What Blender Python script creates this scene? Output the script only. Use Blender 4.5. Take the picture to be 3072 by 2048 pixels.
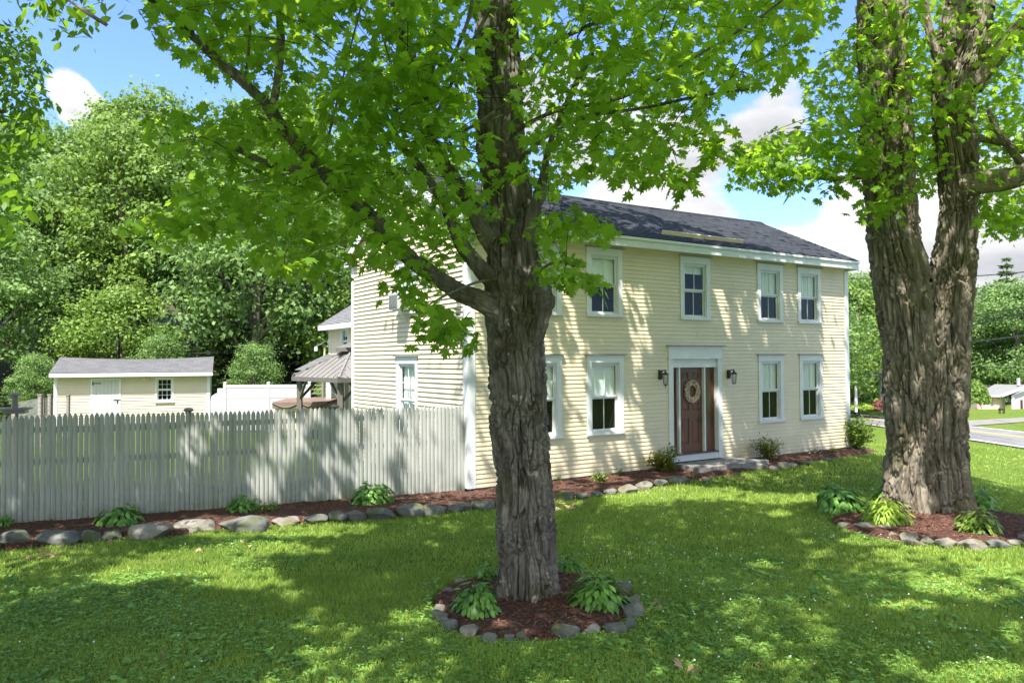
import bpy, bmesh, math, random
import numpy as np
from mathutils import Vector, Matrix
S = bpy.context.scene
for o in list(bpy.data.objects): bpy.data.objects.remove(o)
# ------------------------------------------------------------------ camera, sky, sun, exposure
HC = 2.61                      # camera height above the lawn
F = 2292.0                     # focal length in pixels of a 3072 px wide frame
PITCH = math.radians(1.42); ROLL = math.radians(0.34)
cd = bpy.data.cameras.new('camera'); cam = bpy.data.objects.new('camera', cd)
S.collection.objects.link(cam); S.camera = cam
cd.sensor_width = 36; cd.lens = 36*F/3072; cd.clip_start = 0.05; cd.clip_end = 2000
_f = Vector((0, math.cos(PITCH), math.sin(PITCH)))
_r0 = Vector((1, 0, 0)); _u0 = _r0.cross(_f)
_r = _r0*math.cos(ROLL) - _u0*math.sin(ROLL); _u = _u0*math.cos(ROLL) + _r0*math.sin(ROLL)
_m = Matrix((_r, _u, -_f)).transposed().to_4x4(); _m.translation = Vector((0, 0, HC))
cam.matrix_world = _m
S.render.resolution_x = 1024; S.render.resolution_y = 682
S.view_settings.view_transform = 'Standard'; S.view_settings.look = 'None'
S.view_settings.exposure = 2.12; S.view_settings.gamma = 1
SUNV = Vector((-0.116, -0.373, 0.68)).normalized()     # towards the sun
SUN_EL = math.asin(SUNV.z); SUN_AZ = math.atan2(SUNV.x, SUNV.y)
sd = bpy.data.lights.new('sun', 'SUN'); sun = bpy.data.objects.new('sun', sd); S.collection.objects.link(sun)
sd.energy = 3.0; sd.angle = math.radians(0.53); sd.color = (1, 0.955, 0.88)
sun.rotation_euler = SUNV.to_track_quat('Z', 'Y').to_euler()

D = 3072/2352.0                # measured picture units -> 3072 px units
def rayd(x, y):
    return _f + _r*((x-1536)/F) - _u*((y-1024)/F)
def AT(xd, yd, Y):             # point seen at (xd, yd) at depth Y
    d = rayd(xd*D, yd*D); k = Y/d.y
    return Vector((0, 0, HC)) + d*k
def sst(a, b, x):
    t = np.clip((np.asarray(x, float)-a)/(b-a), 0, 1); return t*t*(3-2*t)
def hgt(X, Y):
    X = np.asarray(X, float); Y = np.asarray(Y, float)
    h = -1.2*sst(9.0, 15.5, X)
    h = h - 2.6*sst(57, 66, Y)*sst(14, 22, X)
    h = h + 0.20*np.maximum(0, Y-36)*sst(14, 0, X)*sst(36, 50, Y)
    return h
def G(xd, yd):                 # ground point seen at (xd, yd)
    d = rayd(xd*D, yd*D); t = 3.0
    for _ in range(3000):
        p = Vector((0, 0, HC)) + d*t
        if p.z <= float(hgt(p.x, p.y)): break
        t += 0.02 + t*0.0005
    return p
def PROJ(P):                   # numpy (N,3) -> picture units
    Q = np.asarray(P, float) - np.array([0, 0, HC])
    fz = Q @ np.array(_f); fx = Q @ np.array(_r); fy = Q @ np.array(_u)
    fz = np.where(np.abs(fz) < 1e-6, 1e-6, fz)
    return (1536+F*fx/fz)/D, (1024-F*fy/fz)/D, fz

w = bpy.data.worlds.new('World'); S.world = w; w.use_nodes = True
nt = w.node_tree; nt.nodes.clear()
def WN(t, **k):
    n = nt.nodes.new(t)
    for a, b in k.items(): setattr(n, a, b)
    return n
wo = WN('ShaderNodeOutputWorld'); bg = WN('ShaderNodeBackground'); bg.inputs[1].default_value = 0.15
sky = WN('ShaderNodeTexSky'); sky.sky_type = 'NISHITA'; sky.sun_disc = False
sky.sun_elevation = SUN_EL; sky.sun_rotation = SUN_AZ; sky.air_density = 1.0; sky.dust_density = 0.6; sky.ozone_density = 2.0
tc = WN('ShaderNodeTexCoord')
nz = WN('ShaderNodeTexNoise'); nz.inputs['Scale'].default_value = 3.2; nz.inputs['Detail'].default_value = 9; nz.inputs['Roughness'].default_value = 0.56
mp = WN('ShaderNodeMapping'); mp.inputs['Scale'].default_value = (1, 1, 1.7); mp.inputs['Location'].default_value = (0.35, 0.2, 0.1)
nt.links.new(tc.outputs['Generated'], mp.inputs[0]); nt.links.new(mp.outputs[0], nz.inputs['Vector'])
def wmath(op, a, b=None, c=None):
    n = WN('ShaderNodeMath', operation=op)
    for i, v in enumerate((a, b, c)):
        if v is None: continue
        if isinstance(v, (int, float)): n.inputs[i].default_value = v
        else: nt.links.new(v, n.inputs[i])
    return n.outputs[0]
acc = wmath('MULTIPLY_ADD', nz.outputs['Fac'], 2.2, -.62)
nf = WN('ShaderNodeTexNoise'); nf.inputs['Scale'].default_value = 16; nf.inputs['Detail'].default_value = 9; nf.inputs['Roughness'].default_value = .6; nt.links.new(mp.outputs[0], nf.inputs['Vector'])
acc = wmath('ADD', acc, wmath('MULTIPLY_ADD', nf.outputs['Fac'], .9, -.45))
# cumulus heaps: direction (picture units), radius in radians, weight
for xd, yd, r, wt in ((1500, 480, .26, .50), (1250, 300, .16, .24), (1620, 330, .12, .26), (2000, 560, .17, .42), (2330, 480, .24, .42), (1780, 250, .10, .30),
                      (152, 205, .045, .72), (185, 245, .05, .78), (230, 285, .05, .8), (285, 318, .045, .75), (600, 300, .16, .20), (1700, 620, .2, .3),
                      (300, 90, .22, -.30), (480, 160, .12, -.2), (1730, 445, .085, -.62), (1860, 500, .07, -.40), (2050, 640, .04, -.1), (1660, 235, .06, -.45),
                      (1560, 60, .2, -.2), (1900, 400, .05, -.2), (350, 150, .45, -.55)):
    dv = rayd(xd*D, yd*D).normalized()
    ds = WN('ShaderNodeVectorMath', operation='DISTANCE'); nt.links.new(tc.outputs['Generated'], ds.inputs[0]); ds.inputs[1].default_value = dv
    mr = WN('ShaderNodeMapRange', interpolation_type='SMOOTHSTEP'); nt.links.new(ds.outputs['Value'], mr.inputs[0])
    mr.inputs[1].default_value = 0; mr.inputs[2].default_value = r; mr.inputs[3].default_value = wt; mr.inputs[4].default_value = 0
    acc = wmath('ADD', acc, mr.outputs[0])
cr = WN('ShaderNodeMapRange', interpolation_type='SMOOTHSTEP'); nt.links.new(acc, cr.inputs[0])
cr.inputs[1].default_value = .60; cr.inputs[2].default_value = .84
dv = Vector((0, -1, .6)).normalized(); ds = WN('ShaderNodeVectorMath', operation='DISTANCE'); nt.links.new(tc.outputs['Generated'], ds.inputs[0]); ds.inputs[1].default_value = dv  # unseen cloud bank added behind the camera to fill the shaded fronts
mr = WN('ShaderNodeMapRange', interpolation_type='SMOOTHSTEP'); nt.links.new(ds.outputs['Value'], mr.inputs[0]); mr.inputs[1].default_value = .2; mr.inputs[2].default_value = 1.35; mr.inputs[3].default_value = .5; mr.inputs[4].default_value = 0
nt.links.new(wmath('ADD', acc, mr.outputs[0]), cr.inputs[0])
nz2 = WN('ShaderNodeTexNoise'); nz2.inputs['Scale'].default_value = 6.5; nz2.inputs['Detail'].default_value = 10
mp2 = WN('ShaderNodeMapping'); mp2.inputs['Location'].default_value = (3, 1, 4); mp2.inputs['Scale'].default_value = (1, 1, 2.2)
nt.links.new(tc.outputs['Generated'], mp2.inputs[0]); nt.links.new(mp2.outputs[0], nz2.inputs['Vector'])
ccol = WN('ShaderNodeValToRGB'); nt.links.new(nz2.outputs['Fac'], ccol.inputs[0])
ccol.color_ramp.elements[0].position = .36; ccol.color_ramp.elements[1].position = .56
ccol.color_ramp.elements[0].color = (1.02, 1.05, 1.13, 1); ccol.color_ramp.elements[1].color = (1.66, 1.67, 1.69, 1)
skc = WN('ShaderNodeMix', data_type='RGBA', blend_type='MULTIPLY'); skc.inputs[0].default_value = 1
nt.links.new(sky.outputs[0], skc.inputs[6]); skc.inputs[7].default_value = (.37, .43, .63, 1)
mx = WN('ShaderNodeMix', data_type='RGBA'); nt.links.new(cr.outputs[0], mx.inputs[0]); nt.links.new(skc.outputs[2], mx.inputs[6]); 
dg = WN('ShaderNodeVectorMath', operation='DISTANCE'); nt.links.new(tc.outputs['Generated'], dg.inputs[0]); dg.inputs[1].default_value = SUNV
mg = WN('ShaderNodeMapRange', interpolation_type='SMOOTHSTEP'); nt.links.new(dg.outputs['Value'], mg.inputs[0])     # unseen clouds around the sun brightened as added fill light
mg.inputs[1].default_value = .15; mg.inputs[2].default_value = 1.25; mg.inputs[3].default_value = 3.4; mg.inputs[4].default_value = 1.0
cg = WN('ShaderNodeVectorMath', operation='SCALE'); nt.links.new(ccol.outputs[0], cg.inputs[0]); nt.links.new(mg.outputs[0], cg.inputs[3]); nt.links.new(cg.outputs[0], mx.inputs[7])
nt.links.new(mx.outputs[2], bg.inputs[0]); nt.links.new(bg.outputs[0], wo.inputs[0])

# ------------------------------------------------------------------ helpers
COL = S.collection
def link(name, me, parent=None, mat=None):
    o = bpy.data.objects.new(name, me); COL.objects.link(o)
    if mat is not None and me is not None:
        me.materials.clear(); me.materials.append(mat)
    if parent is not None: o.parent = parent
    return o
def tag(o, label=None, cat=None, group=None, kind=None):
    if label: o['label'] = label
    if cat: o['category'] = cat
    if group: o['group'] = group
    if kind: o['kind'] = kind
    return o
def empty(name, loc, rz=0, label=None, cat=None, group=None):
    o = bpy.data.objects.new(name, None); COL.objects.link(o)
    o.location = loc; o.rotation_euler = (0, 0, rz); o.empty_display_size = .2
    return tag(o, label, cat, group)
def npmesh(name, V, faces, smooth=False, attr=None):
    """faces: list of (n,k) int arrays"""
    V = np.asarray(V, np.float32)
    me = bpy.data.meshes.new(name)
    me.vertices.add(len(V)); me.vertices.foreach_set('co', V.ravel())
    loops = np.concatenate([f.ravel() for f in faces]).astype(np.int32)
    tot = np.concatenate([np.full(len(f), f.shape[1], np.int32) for f in faces])
    st = np.concatenate([[0], np.cumsum(tot)[:-1]]).astype(np.int32)
    me.loops.add(len(loops)); me.loops.foreach_set('vertex_index', loops)
    me.polygons.add(len(tot)); me.polygons.foreach_set('loop_start', st); me.polygons.foreach_set('loop_total', tot)
    if smooth: me.polygons.foreach_set('use_smooth', np.ones(len(tot), bool))
    me.update(calc_edges=True); me.validate()
    if attr is not None and len(attr) == len(me.polygons):
        a = me.attributes.new('rnd', 'FLOAT', 'FACE'); a.data.foreach_set('value', np.asarray(attr, np.float32))
    return me
class MB:                      # collects simple solids into one mesh
    def __init__(s): s.v = []; s.f = []
    def quad(s, a, b, c, d):
        n = len(s.v); s.v += [tuple(a), tuple(b), tuple(c), tuple(d)]; s.f.append((n, n+1, n+2, n+3))
    def poly(s, pts):
        n = len(s.v); s.v += [tuple(p) for p in pts]; s.f.append(tuple(range(n, n+len(pts))))
    def hexa(s, p):            # 8 corners: bottom 4 ccw, top 4 ccw
        n = len(s.v); s.v += [tuple(q) for q in p]
        for f in ((3, 2, 1, 0), (4, 5, 6, 7), (0, 1, 5, 4), (1, 2, 6, 5), (2, 3, 7, 6), (3, 0, 4, 7)): s.f.append(tuple(n+i for i in f))
    def box(s, x0, x1, y0, y1, z0, z1):
        s.hexa([(x0, y0, z0), (x1, y0, z0), (x1, y1, z0), (x0, y1, z0), (x0, y0, z1), (x1, y0, z1), (x1, y1, z1), (x0, y1, z1)])
    def bar(s, a, b, r, n=8, r2=None):
        a = Vector(a); b = Vector(b); r2 = r if r2 is None else r2
        d = (b-a).normalized(); u = d.orthogonal().normalized(); v = d.cross(u); k = len(s.v)
        for p, q in ((a, r), (b, r2)):
            for i in range(n):
                t = 2*math.pi*i/n; s.v.append(tuple(p + (u*math.cos(t)+v*math.sin(t))*q))
        for i in range(n): s.f.append((k+i, k+(i+1) % n, k+n+(i+1) % n, k+n+i))
        s.f.append(tuple(k+i for i in reversed(range(n)))); s.f.append(tuple(k+n+i for i in range(n)))
    def lathe(s, c, prof, n=12):
        k = len(s.v)
        for r, z in prof:
            for i in range(n):
                t = 2*math.pi*i/n; s.v.append((c[0]+r*math.cos(t), c[1]+r*math.sin(t), c[2]+z))
        for j in range(len(prof)-1):
            for i in range(n): s.f.append((k+j*n+i, k+j*n+(i+1) % n, k+(j+1)*n+(i+1) % n, k+(j+1)*n+i))
        s.f.append(tuple(k+i for i in reversed(range(n)))); s.f.append(tuple(k+(len(prof)-1)*n+i for i in range(n)))
    def beam(s, a, b, w, h):   # rectangular bar, w horizontal, h vertical-ish
        a = Vector(a); b = Vector(b); d = (b-a).normalized(); up = Vector((0, 0, 1))
        if abs(d.z) > .95: up = Vector((0, 1, 0))
        x = d.cross(up).normalized()*w/2; y = x.cross(d).normalized()*h/2
        s.hexa([a-x-y, a+x-y, b+x-y, b-x-y, a-x+y, a+x+y, b+x+y, b-x+y])
    def build(s, name, mat, parent=None, bevel=0, smooth=False):
        me = bpy.data.meshes.new(name); me.from_pydata(s.v, [], s.f); me.update()
        if smooth: me.polygons.foreach_set('use_smooth', [True]*len(me.polygons))
        o = link(name, me, parent, mat)
        if bevel:
            b = o.modifiers.new('bevel', 'BEVEL'); b.width = bevel; b.segments = 2; b.limit_method = 'ANGLE'
        return o
# ---- numpy noise
def _h(ix, iy, iz, seed):
    n = (ix.astype(np.int64)*374761393 + iy.astype(np.int64)*668265263 + iz.astype(np.int64)*2147483647 + seed*1274126177) & 0xffffffff
    n = ((n ^ (n >> 13))*1103515245) & 0xffffffff
    n = ((n ^ (n >> 16))*668265263) & 0xffffffff
    return ((n ^ (n >> 15)) & 0xffffff)/float(0xffffff)
def vnoise(x, y, z, seed=0):
    x, y, z = np.broadcast_arrays(np.asarray(x, float), np.asarray(y, float), np.asarray(z, float))
    ix, iy, iz = np.floor(x), np.floor(y), np.floor(z)
    fx, fy, fz = x-ix, y-iy, z-iz
    fx = fx*fx*(3-2*fx); fy = fy*fy*(3-2*fy); fz = fz*fz*(3-2*fz)
    r = 0
    for a in (0, 1):
        for b in (0, 1):
            for c in (0, 1):
                r = r + _h(ix+a, iy+b, iz+c, seed)*(fx if a else 1-fx)*(fy if b else 1-fy)*(fz if c else 1-fz)
    return r
def fbm(x, y, z, seed=0, oc=4):
    r = 0; am = .5
    for i in range(oc):
        r = r + am*(vnoise(x, y, z, seed+i)-.5)*2; x = np.asarray(x)*2.03; y = np.asarray(y)*2.03; z = np.asarray(z)*2.03; am *= .5
    return r
def worley(u, v, nu, seed=0):  # periodic in u with nu cells; returns F1, F2
    iu, iv = np.floor(u), np.floor(v); f1 = np.full(u.shape, 9.); f2 = np.full(u.shape, 9.)
    for a in (-1, 0, 1):
        for b in (-1, 0, 1):
            cu = iu+a; cv = iv+b; wu = np.mod(cu, nu)
            px = cu+_h(wu, cv, cv*0, seed); py = cv+_h(wu, cv, cv*0, seed+7)
            d = np.sqrt((u-px)**2+(v-py)**2)
            n2 = np.minimum(f2, np.maximum(f1, d)); f1 = np.minimum(f1, d); f2 = n2
    return f1, f2

# ------------------------------------------------------------------ materials
def new_mat(name):
    m = bpy.data.materials.new(name); m.use_nodes = True; t = m.node_tree; t.nodes.clear()
    return m, t
def N(t, ty, **k):
    n = t.nodes.new(ty)
    for a, b in k.items(): setattr(n, a, b)
    return n
def coords(t, space='Object', scale=(1, 1, 1)):
    c = N(t, 'ShaderNodeTexCoord'); m = N(t, 'ShaderNodeMapping'); m.inputs['Scale'].default_value = scale
    t.links.new(c.outputs[space], m.inputs[0]); return m.outputs[0]
def noise(t, vec, scale, detail=4, rough=.55):
    n = N(t, 'ShaderNodeTexNoise'); n.inputs['Scale'].default_value = scale; n.inputs['Detail'].default_value = detail; n.inputs['Roughness'].default_value = rough
    t.links.new(vec, n.inputs['Vector']); return n.outputs['Fac']
def ramp(t, fac, stops):
    r = N(t, 'ShaderNodeValToRGB'); t.links.new(fac, r.inputs[0]); e = r.color_ramp.elements
    while len(e) < len(stops): e.new(.5)
    for i, (p, c) in enumerate(stops): e[i].position = p; e[i].color = (*c, 1)
    return r.outputs[0]
def mixc(t, fac, a, b, bt='MIX'):
    n = N(t, 'ShaderNodeMix', data_type='RGBA', blend_type=bt)
    for s, v in ((0, fac), (6, a), (7, b)):
        if isinstance(v, (int, float)): n.inputs[s].default_value = v
        elif isinstance(v, tuple): n.inputs[s].default_value = (*v, 1)
        else: t.links.new(v, n.inputs[s])
    return n.outputs[2]
def finish(t, col, rough=.7, bumps=(), spec=.4, metal=0):
    p = N(t, 'ShaderNodeBsdfPrincipled'); o = N(t, 'ShaderNodeOutputMaterial')
    if isinstance(col, tuple): p.inputs['Base Color'].default_value = (*col, 1)
    else: t.links.new(col, p.inputs['Base Color'])
    p.inputs['Roughness'].default_value = rough; p.inputs['Specular IOR Level'].default_value = spec; p.inputs['Metallic'].default_value = metal
    prev = None
    for fac, dist in bumps:
        b = N(t, 'ShaderNodeBump'); b.inputs['Distance'].default_value = dist; t.links.new(fac, b.inputs['Height'])
        if prev: t.links.new(prev, b.inputs['Normal'])
        prev = b.outputs[0]
    if prev: t.links.new(prev, p.inputs['Normal'])
    t.links.new(p.outputs[0], o.inputs[0]); return p
def mat_paint(name, c, c2=None, rough=.5, sc=3, grain=(6, 6, 60), bump=.0008):
    m, t = new_mat(name); v = coords(t); c2 = c2 or tuple(x*.85 for x in c)
    a = noise(t, v, sc, 5); g = noise(t, coords(t, 'Object', grain), 2, 4)
    col = mixc(t, ramp(t, a, [(.3, (0, 0, 0)), (.75, (1, 1, 1))]), c, c2)
    finish(t, col, rough, [(g, bump)]); return m
def mat_leaf(name, dark, light, trans, tmix=.45, rough=.45, spec=.35):
    m, t = new_mat(name)
    at = N(t, 'ShaderNodeAttribute'); at.attribute_name = 'rnd'
    v = coords(t); big = noise(t, v, .9, 2)
    ad = N(t, 'ShaderNodeMath', operation='MULTIPLY_ADD'); t.links.new(big, ad.inputs[0]); ad.inputs[1].default_value = 1.1; ad.inputs[2].default_value = -.55
    a2 = N(t, 'ShaderNodeMath', operation='ADD', use_clamp=True); t.links.new(at.outputs['Fac'], a2.inputs[0]); t.links.new(ad.outputs[0], a2.inputs[1])
    col = ramp(t, a2.outputs[0], [(0, dark), (.75, light), (1, tuple(x*1.25 for x in light))])
    tcol = mixc(t, a2.outputs[0], tuple(x*.8 for x in trans), trans)
    p = N(t, 'ShaderNodeBsdfPrincipled'); t.links.new(col, p.inputs['Base Color']); p.inputs['Roughness'].default_value = rough; p.inputs['Specular IOR Level'].default_value = spec
    tr = N(t, 'ShaderNodeBsdfTranslucent'); t.links.new(tcol, tr.inputs[0])
    mxs = N(t, 'ShaderNodeMixShader'); mxs.inputs[0].default_value = tmix; o = N(t, 'ShaderNodeOutputMaterial')
    t.links.new(p.outputs[0], mxs.inputs[1]); t.links.new(tr.outputs[0], mxs.inputs[2]); t.links.new(mxs.outputs[0], o.inputs[0]); return m
def mat_bark(name, c1, c2, moss, sc=1.0):
    m, t = new_mat(name); v = coords(t); vs = coords(t, 'Object', (1, 1, .18))
    a = noise(t, vs, 9*sc, 6, .65); b = noise(t, v, 1.7*sc, 4); fine = noise(t, vs, 60*sc, 5, .7); li = noise(t, v, 7*sc, 5, .6)
    col = ramp(t, a, [(.34, c1), (.5, tuple((p+q*1.3)/2.3 for p, q in zip(c1, c2))), (.70, c2)])
    col = mixc(t, ramp(t, b, [(.52, (0, 0, 0)), (.68, (.75, .75, .75))]), col, moss)
    col = mixc(t, ramp(t, li, [(.62, (0, 0, 0)), (.68, (.8, .8, .8))]), col, tuple(min(1, x*1.5+.03) for x in c2))
    finish(t, col, .9, [(a, .02), (fine, .006)], .15); return m
def mat_stone(name, c1, c2, moss):
    m, t = new_mat(name)
    oi = N(t, 'ShaderNodeObjectInfo'); cc = N(t, 'ShaderNodeTexCoord'); ad = N(t, 'ShaderNodeVectorMath', operation='MULTIPLY_ADD')
    t.links.new(cc.outputs['Object'], ad.inputs[0]); ad.inputs[1].default_value = (1, 1, 1)
    cx = N(t, 'ShaderNodeCombineXYZ'); t.links.new(oi.outputs['Random'], cx.inputs[0]); sm = N(t, 'ShaderNodeVectorMath', operation='SCALE'); sm.inputs[3].default_value = 37
    t.links.new(cx.outputs[0], sm.inputs[0]); t.links.new(sm.outputs[0], ad.inputs[2]); v = ad.outputs[0]
    a = noise(t, v, 6, 6, .6); b = noise(t, v, 3, 4); f = noise(t, v, 70, 4, .7)
    col = ramp(t, a, [(.3, c1), (.7, c2)])
    col = mixc(t, ramp(t, f, [(.35, (0, 0, 0)), (.7, (.45, .45, .45))]), col, tuple(x*.45 for x in c1))
    col = mixc(t, ramp(t, b, [(.5, (0, 0, 0)), (.62, (.85, .85, .85))]), col, moss)
    finish(t, col, .85, [(a, .03), (f, .006)], .25); return m
def mat_rough(name, stops, sc, detail=6, bump=.01, bsc=None, rough=.9):
    m, t = new_mat(name); v = coords(t); a = noise(t, v, sc, detail, .6); b = noise(t, v, bsc or sc*4, 5, .65)
    col = ramp(t, a, stops); finish(t, col, rough, [(b, bump)], .2); return m

M = {}
M['siding'] = mat_paint('clapboard_paint', (.68, .615, .465), (.60, .545, .41), .45, 1.2, (1.2, 1.2, 40), .0012)
def mat_weathered(name, c, c2, stain, z0, zh, stretch, rough=.6, bump=.002):
    m, t = new_mat(name); v = coords(t); a = noise(t, v, 1.3, 5); s = noise(t, coords(t, 'Object', stretch), 1.0, 4, .6); g = noise(t, coords(t, 'Object', tuple(q*4 for q in stretch)), 2, 4)
    col = mixc(t, ramp(t, s, [(.35, (0, 0, 0)), (.68, (1, 1, 1))]), c, c2); col = mixc(t, ramp(t, a, [(.45, (0, 0, 0)), (.75, (.5, .5, .5))]), col, tuple(x*.86 for x in c2))
    sx = N(t, 'ShaderNodeSeparateXYZ'); t.links.new(v, sx.inputs[0]); mr = N(t, 'ShaderNodeMapRange'); t.links.new(sx.outputs['Z'], mr.inputs[0]); mr.inputs[1].default_value = z0; mr.inputs[2].default_value = z0+zh; mr.inputs[3].default_value = 1; mr.inputs[4].default_value = 0
    mu = N(t, 'ShaderNodeMath', operation='MULTIPLY'); t.links.new(mr.outputs[0], mu.inputs[0]); t.links.new(ramp(t, noise(t, v, 5, 5, .7), [(.4, (.15, .15, .15)), (.65, (.8, .8, .8))]), mu.inputs[1])
    col = mixc(t, mu.outputs[0], col, stain); finish(t, col, rough, [(g, bump)]); return m
M['siding'] = mat_weathered('clapboard_paint', (.66, .575, .40), (.60, .52, .36), (.40, .36, .25), .1, .55, (.5, .5, 7), .45, .001)
M['shed_siding'] = mat_paint('shed_clapboard_paint', (.54, .485, .395), (.49, .435, .35), .45, 1.5, (1.2, 1.2, 40), .001)
M['trim'] = mat_paint('white_trim_paint', (.64, .655, .665), (.56, .58, .595), .4, 2.5)
M['fence'] = mat_weathered('weathered_white_stain', (.40, .405, .385), (.27, .285, .26), (.15, .165, .12), .0, .45, (9, 9, .5), .75, .002)
M['vinyl'] = mat_paint('white_vinyl', (.47, .47, .485), (.43, .43, .445), .35, 1)
M['cap'] = mat_paint('grey_flashing', (.26, .28, .28), (.20, .22, .22), .5)
M['black'] = mat_paint('black_metal', (.018, .018, .02), (.03, .03, .032), .35)
M['iron'] = mat_paint('rusty_iron', (.03, .022, .02), (.06, .035, .025), .6)
M['door'] = mat_paint('brown_door_paint', (.135, .055, .030), (.11, .045, .024), .42, 4, (40, 40, 3), .0008)
M['gazebo_wood'] = mat_paint('grey_brown_post', (.13, .12, .105), (.10, .09, .08), .6)
M['gazebo_metal'] = mat_paint('taupe_metal_roof', (.185, .175, .16), (.16, .15, .138), .45)
M['tub_cover'] = mat_paint('brown_vinyl_cover', (.19, .125, .10), (.15, .10, .08), .5)
M['curtain'] = mat_paint('white_curtain', (.85, .88, .86), (.78, .82, .79), .8, 6, (60, 60, 1), .004)
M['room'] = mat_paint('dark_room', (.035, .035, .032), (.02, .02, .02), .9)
M['blind'] = mat_paint('screen_mesh', (.10, .10, .09), (.07, .07, .065), .6)
M['plank'] = mat_paint('raw_plank', (.72, .60, .42), (.64, .52, .36), .7)
M['brick_found'] = mat_rough('old_foundation', [(.3, (.16, .12, .09)), (.5, (.25, .21, .17)), (.7, (.33, .29, .24))], 7, 6, .02)
M['granite'] = mat_rough('granite_slab', [(.3, (.13, .12, .12)), (.5, (.22, .21, .20)), (.72, (.32, .30, .29))], 9, 8, .015)
M['asphalt'] = mat_rough('asphalt', [(.3, (.13, .129, .125)), (.7, (.185, .183, .178))], 1.2, 8, .004, 60, 1.0)
M['gravel'] = mat_rough('driveway', [(.3, (.15, .143, .13)), (.7, (.21, .20, .18))], 2, 8, .004, 60)
M['lane_white'] = mat_paint('lane_white', (.6, .6, .58)); M['verge'] = mat_rough('sandy_verge', [(.3, (.24, .20, .10)), (.7, (.34, .27, .16))], 3, 6, .01); M['roof_pale'] = mat_paint('pale_grey_shingle', (.17, .175, .175), (.14, .145, .145), .9); M['lane_yellow'] = mat_paint('lane_yellow', (.75, .45, .08))
M['mulch'] = mat_rough('mulch', [(.30, (.030, .013, .009)), (.48, (.075, .036, .027)), (.62, (.135, .072, .054)), (.76, (.25, .14, .10))], 24, 8, .03, 45)
M['chip'] = mat_rough('mulch_chip', [(.30, (.07, .025, .016)), (.5, (.15, .06, .04)), (.7, (.28, .14, .09))], 5, 3, .002, 60)
M['stone'] = mat_stone('fieldstone', (.095, .10, .095), (.20, .20, .18), (.07, .085, .022))
M['stone_pale'] = mat_stone('pale_fieldstone', (.17, .155, .13), (.31, .28, .24), (.12, .115, .06))
M['bark'] = mat_bark('maple_bark', (.040, .034, .028), (.225, .205, .18), (.062, .062, .02))
M['bark2'] = mat_bark('old_maple_bark', (.055, .044, .034), (.27, .235, .185), (.095, .09, .038), .8)
M['twig'] = mat_bark('twig_bark', (.02, .017, .014), (.07, .058, .05), (.04, .04, .02), 2)
M['maple'] = mat_leaf('maple_leaf', (.055, .135, .012), (.145, .275, .03), (.46, .70, .045), .58, .40, .35)
M['maple_far'] = mat_leaf('woodland_leaf', (.055, .115, .032), (.175, .275, .085), (.23, .39, .07), .38, .55, .25)
M['maple_far2'] = mat_leaf('woodland_leaf_yellowish', (.07, .13, .025), (.19, .29, .065), (.27, .43, .05), .38, .55, .25)
M['conifer'] = mat_leaf('needle', (.04, .085, .025), (.12, .19, .06), (.12, .2, .04), .25, .6, .2)
M['ash'] = mat_leaf('ash_leaf', (.045, .11, .012), (.13, .24, .03), (.28, .50, .03), .45)
M['hosta'] = mat_leaf('hosta_leaf', (.07, .17, .03), (.16, .32, .06), (.22, .46, .05), .3, .35, .45)
M['hosta_lime'] = mat_leaf('lime_hosta_leaf', (.16, .27, .03), (.30, .42, .06), (.36, .5, .04), .35, .4, .4)
M['shrub'] = mat_leaf('shrub_leaf', (.07, .09, .012), (.20, .21, .035), (.24, .30, .03), .3)
M['shrub_green'] = mat_leaf('green_shrub_leaf', (.06, .12, .015), (.19, .27, .05), (.22, .36, .03), .35)
M['shrub_red'] = mat_leaf('red_shrub_leaf', (.11, .035, .03), (.21, .075, .06), (.22, .09, .06), .3)
M['grass'] = mat_leaf('grass_blade', (.12, .21, .036), (.32, .42, .085), (.46, .64, .085), .38, .5, .3)
M['clover'] = mat_leaf('clover_leaf', (.085, .19, .035), (.20, .35, .075), (.31, .54, .07), .35, .5, .3)
M['clover_flower'] = mat_paint('clover_flower', (.78, .76, .70)); M['dandelion'] = mat_paint('yellow_flower', (.8, .62, .04))
M['dead_leaf'] = mat_paint('dead_leaf', (.42, .27, .16), (.28, .17, .10), .8, 9)
M['wreath'] = mat_leaf('dried_wreath_leaf', (.38, .31, .22), (.80, .72, .58), (.5, .4, .3), .2)
M['wire'] = mat_paint('cable', (.04, .04, .045)); M['galv'] = mat_paint('galvanised_wire', (.45, .46, .42)); M['postwood'] = mat_paint('weathered_post', (.26, .21, .20), (.18, .15, .14), .8)
M['brass'] = mat_paint('bronze', (.10, .07, .05)); M['darkgreen'] = mat_rough('ground_litter', [(.3, (.03, .035, .012)), (.7, (.07, .075, .025))], 2, 6, .05)
def mat_ground():
    m, t = new_mat('lawn_soil'); v = coords(t)
    a = noise(t, v, .35, 5); b = noise(t, v, 6, 6, .6); c = noise(t, v, 55, 4, .7)
    col = ramp(t, b, [(.3, (.065, .115, .014)), (.5, (.10, .165, .022)), (.7, (.155, .20, .035))])
    col = mixc(t, ramp(t, a, [(.45, (0, 0, 0)), (.7, (.6, .6, .6))]), col, (.15, .17, .035))
    col = mixc(t, ramp(t, c, [(.35, (.55, .55, .55)), (.6, (0, 0, 0))]), col, (.045, .075, .012))
    finish(t, col, .95, [(b, .03), (c, .02)], .1); return m
M['lawn'] = mat_ground()
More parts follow.
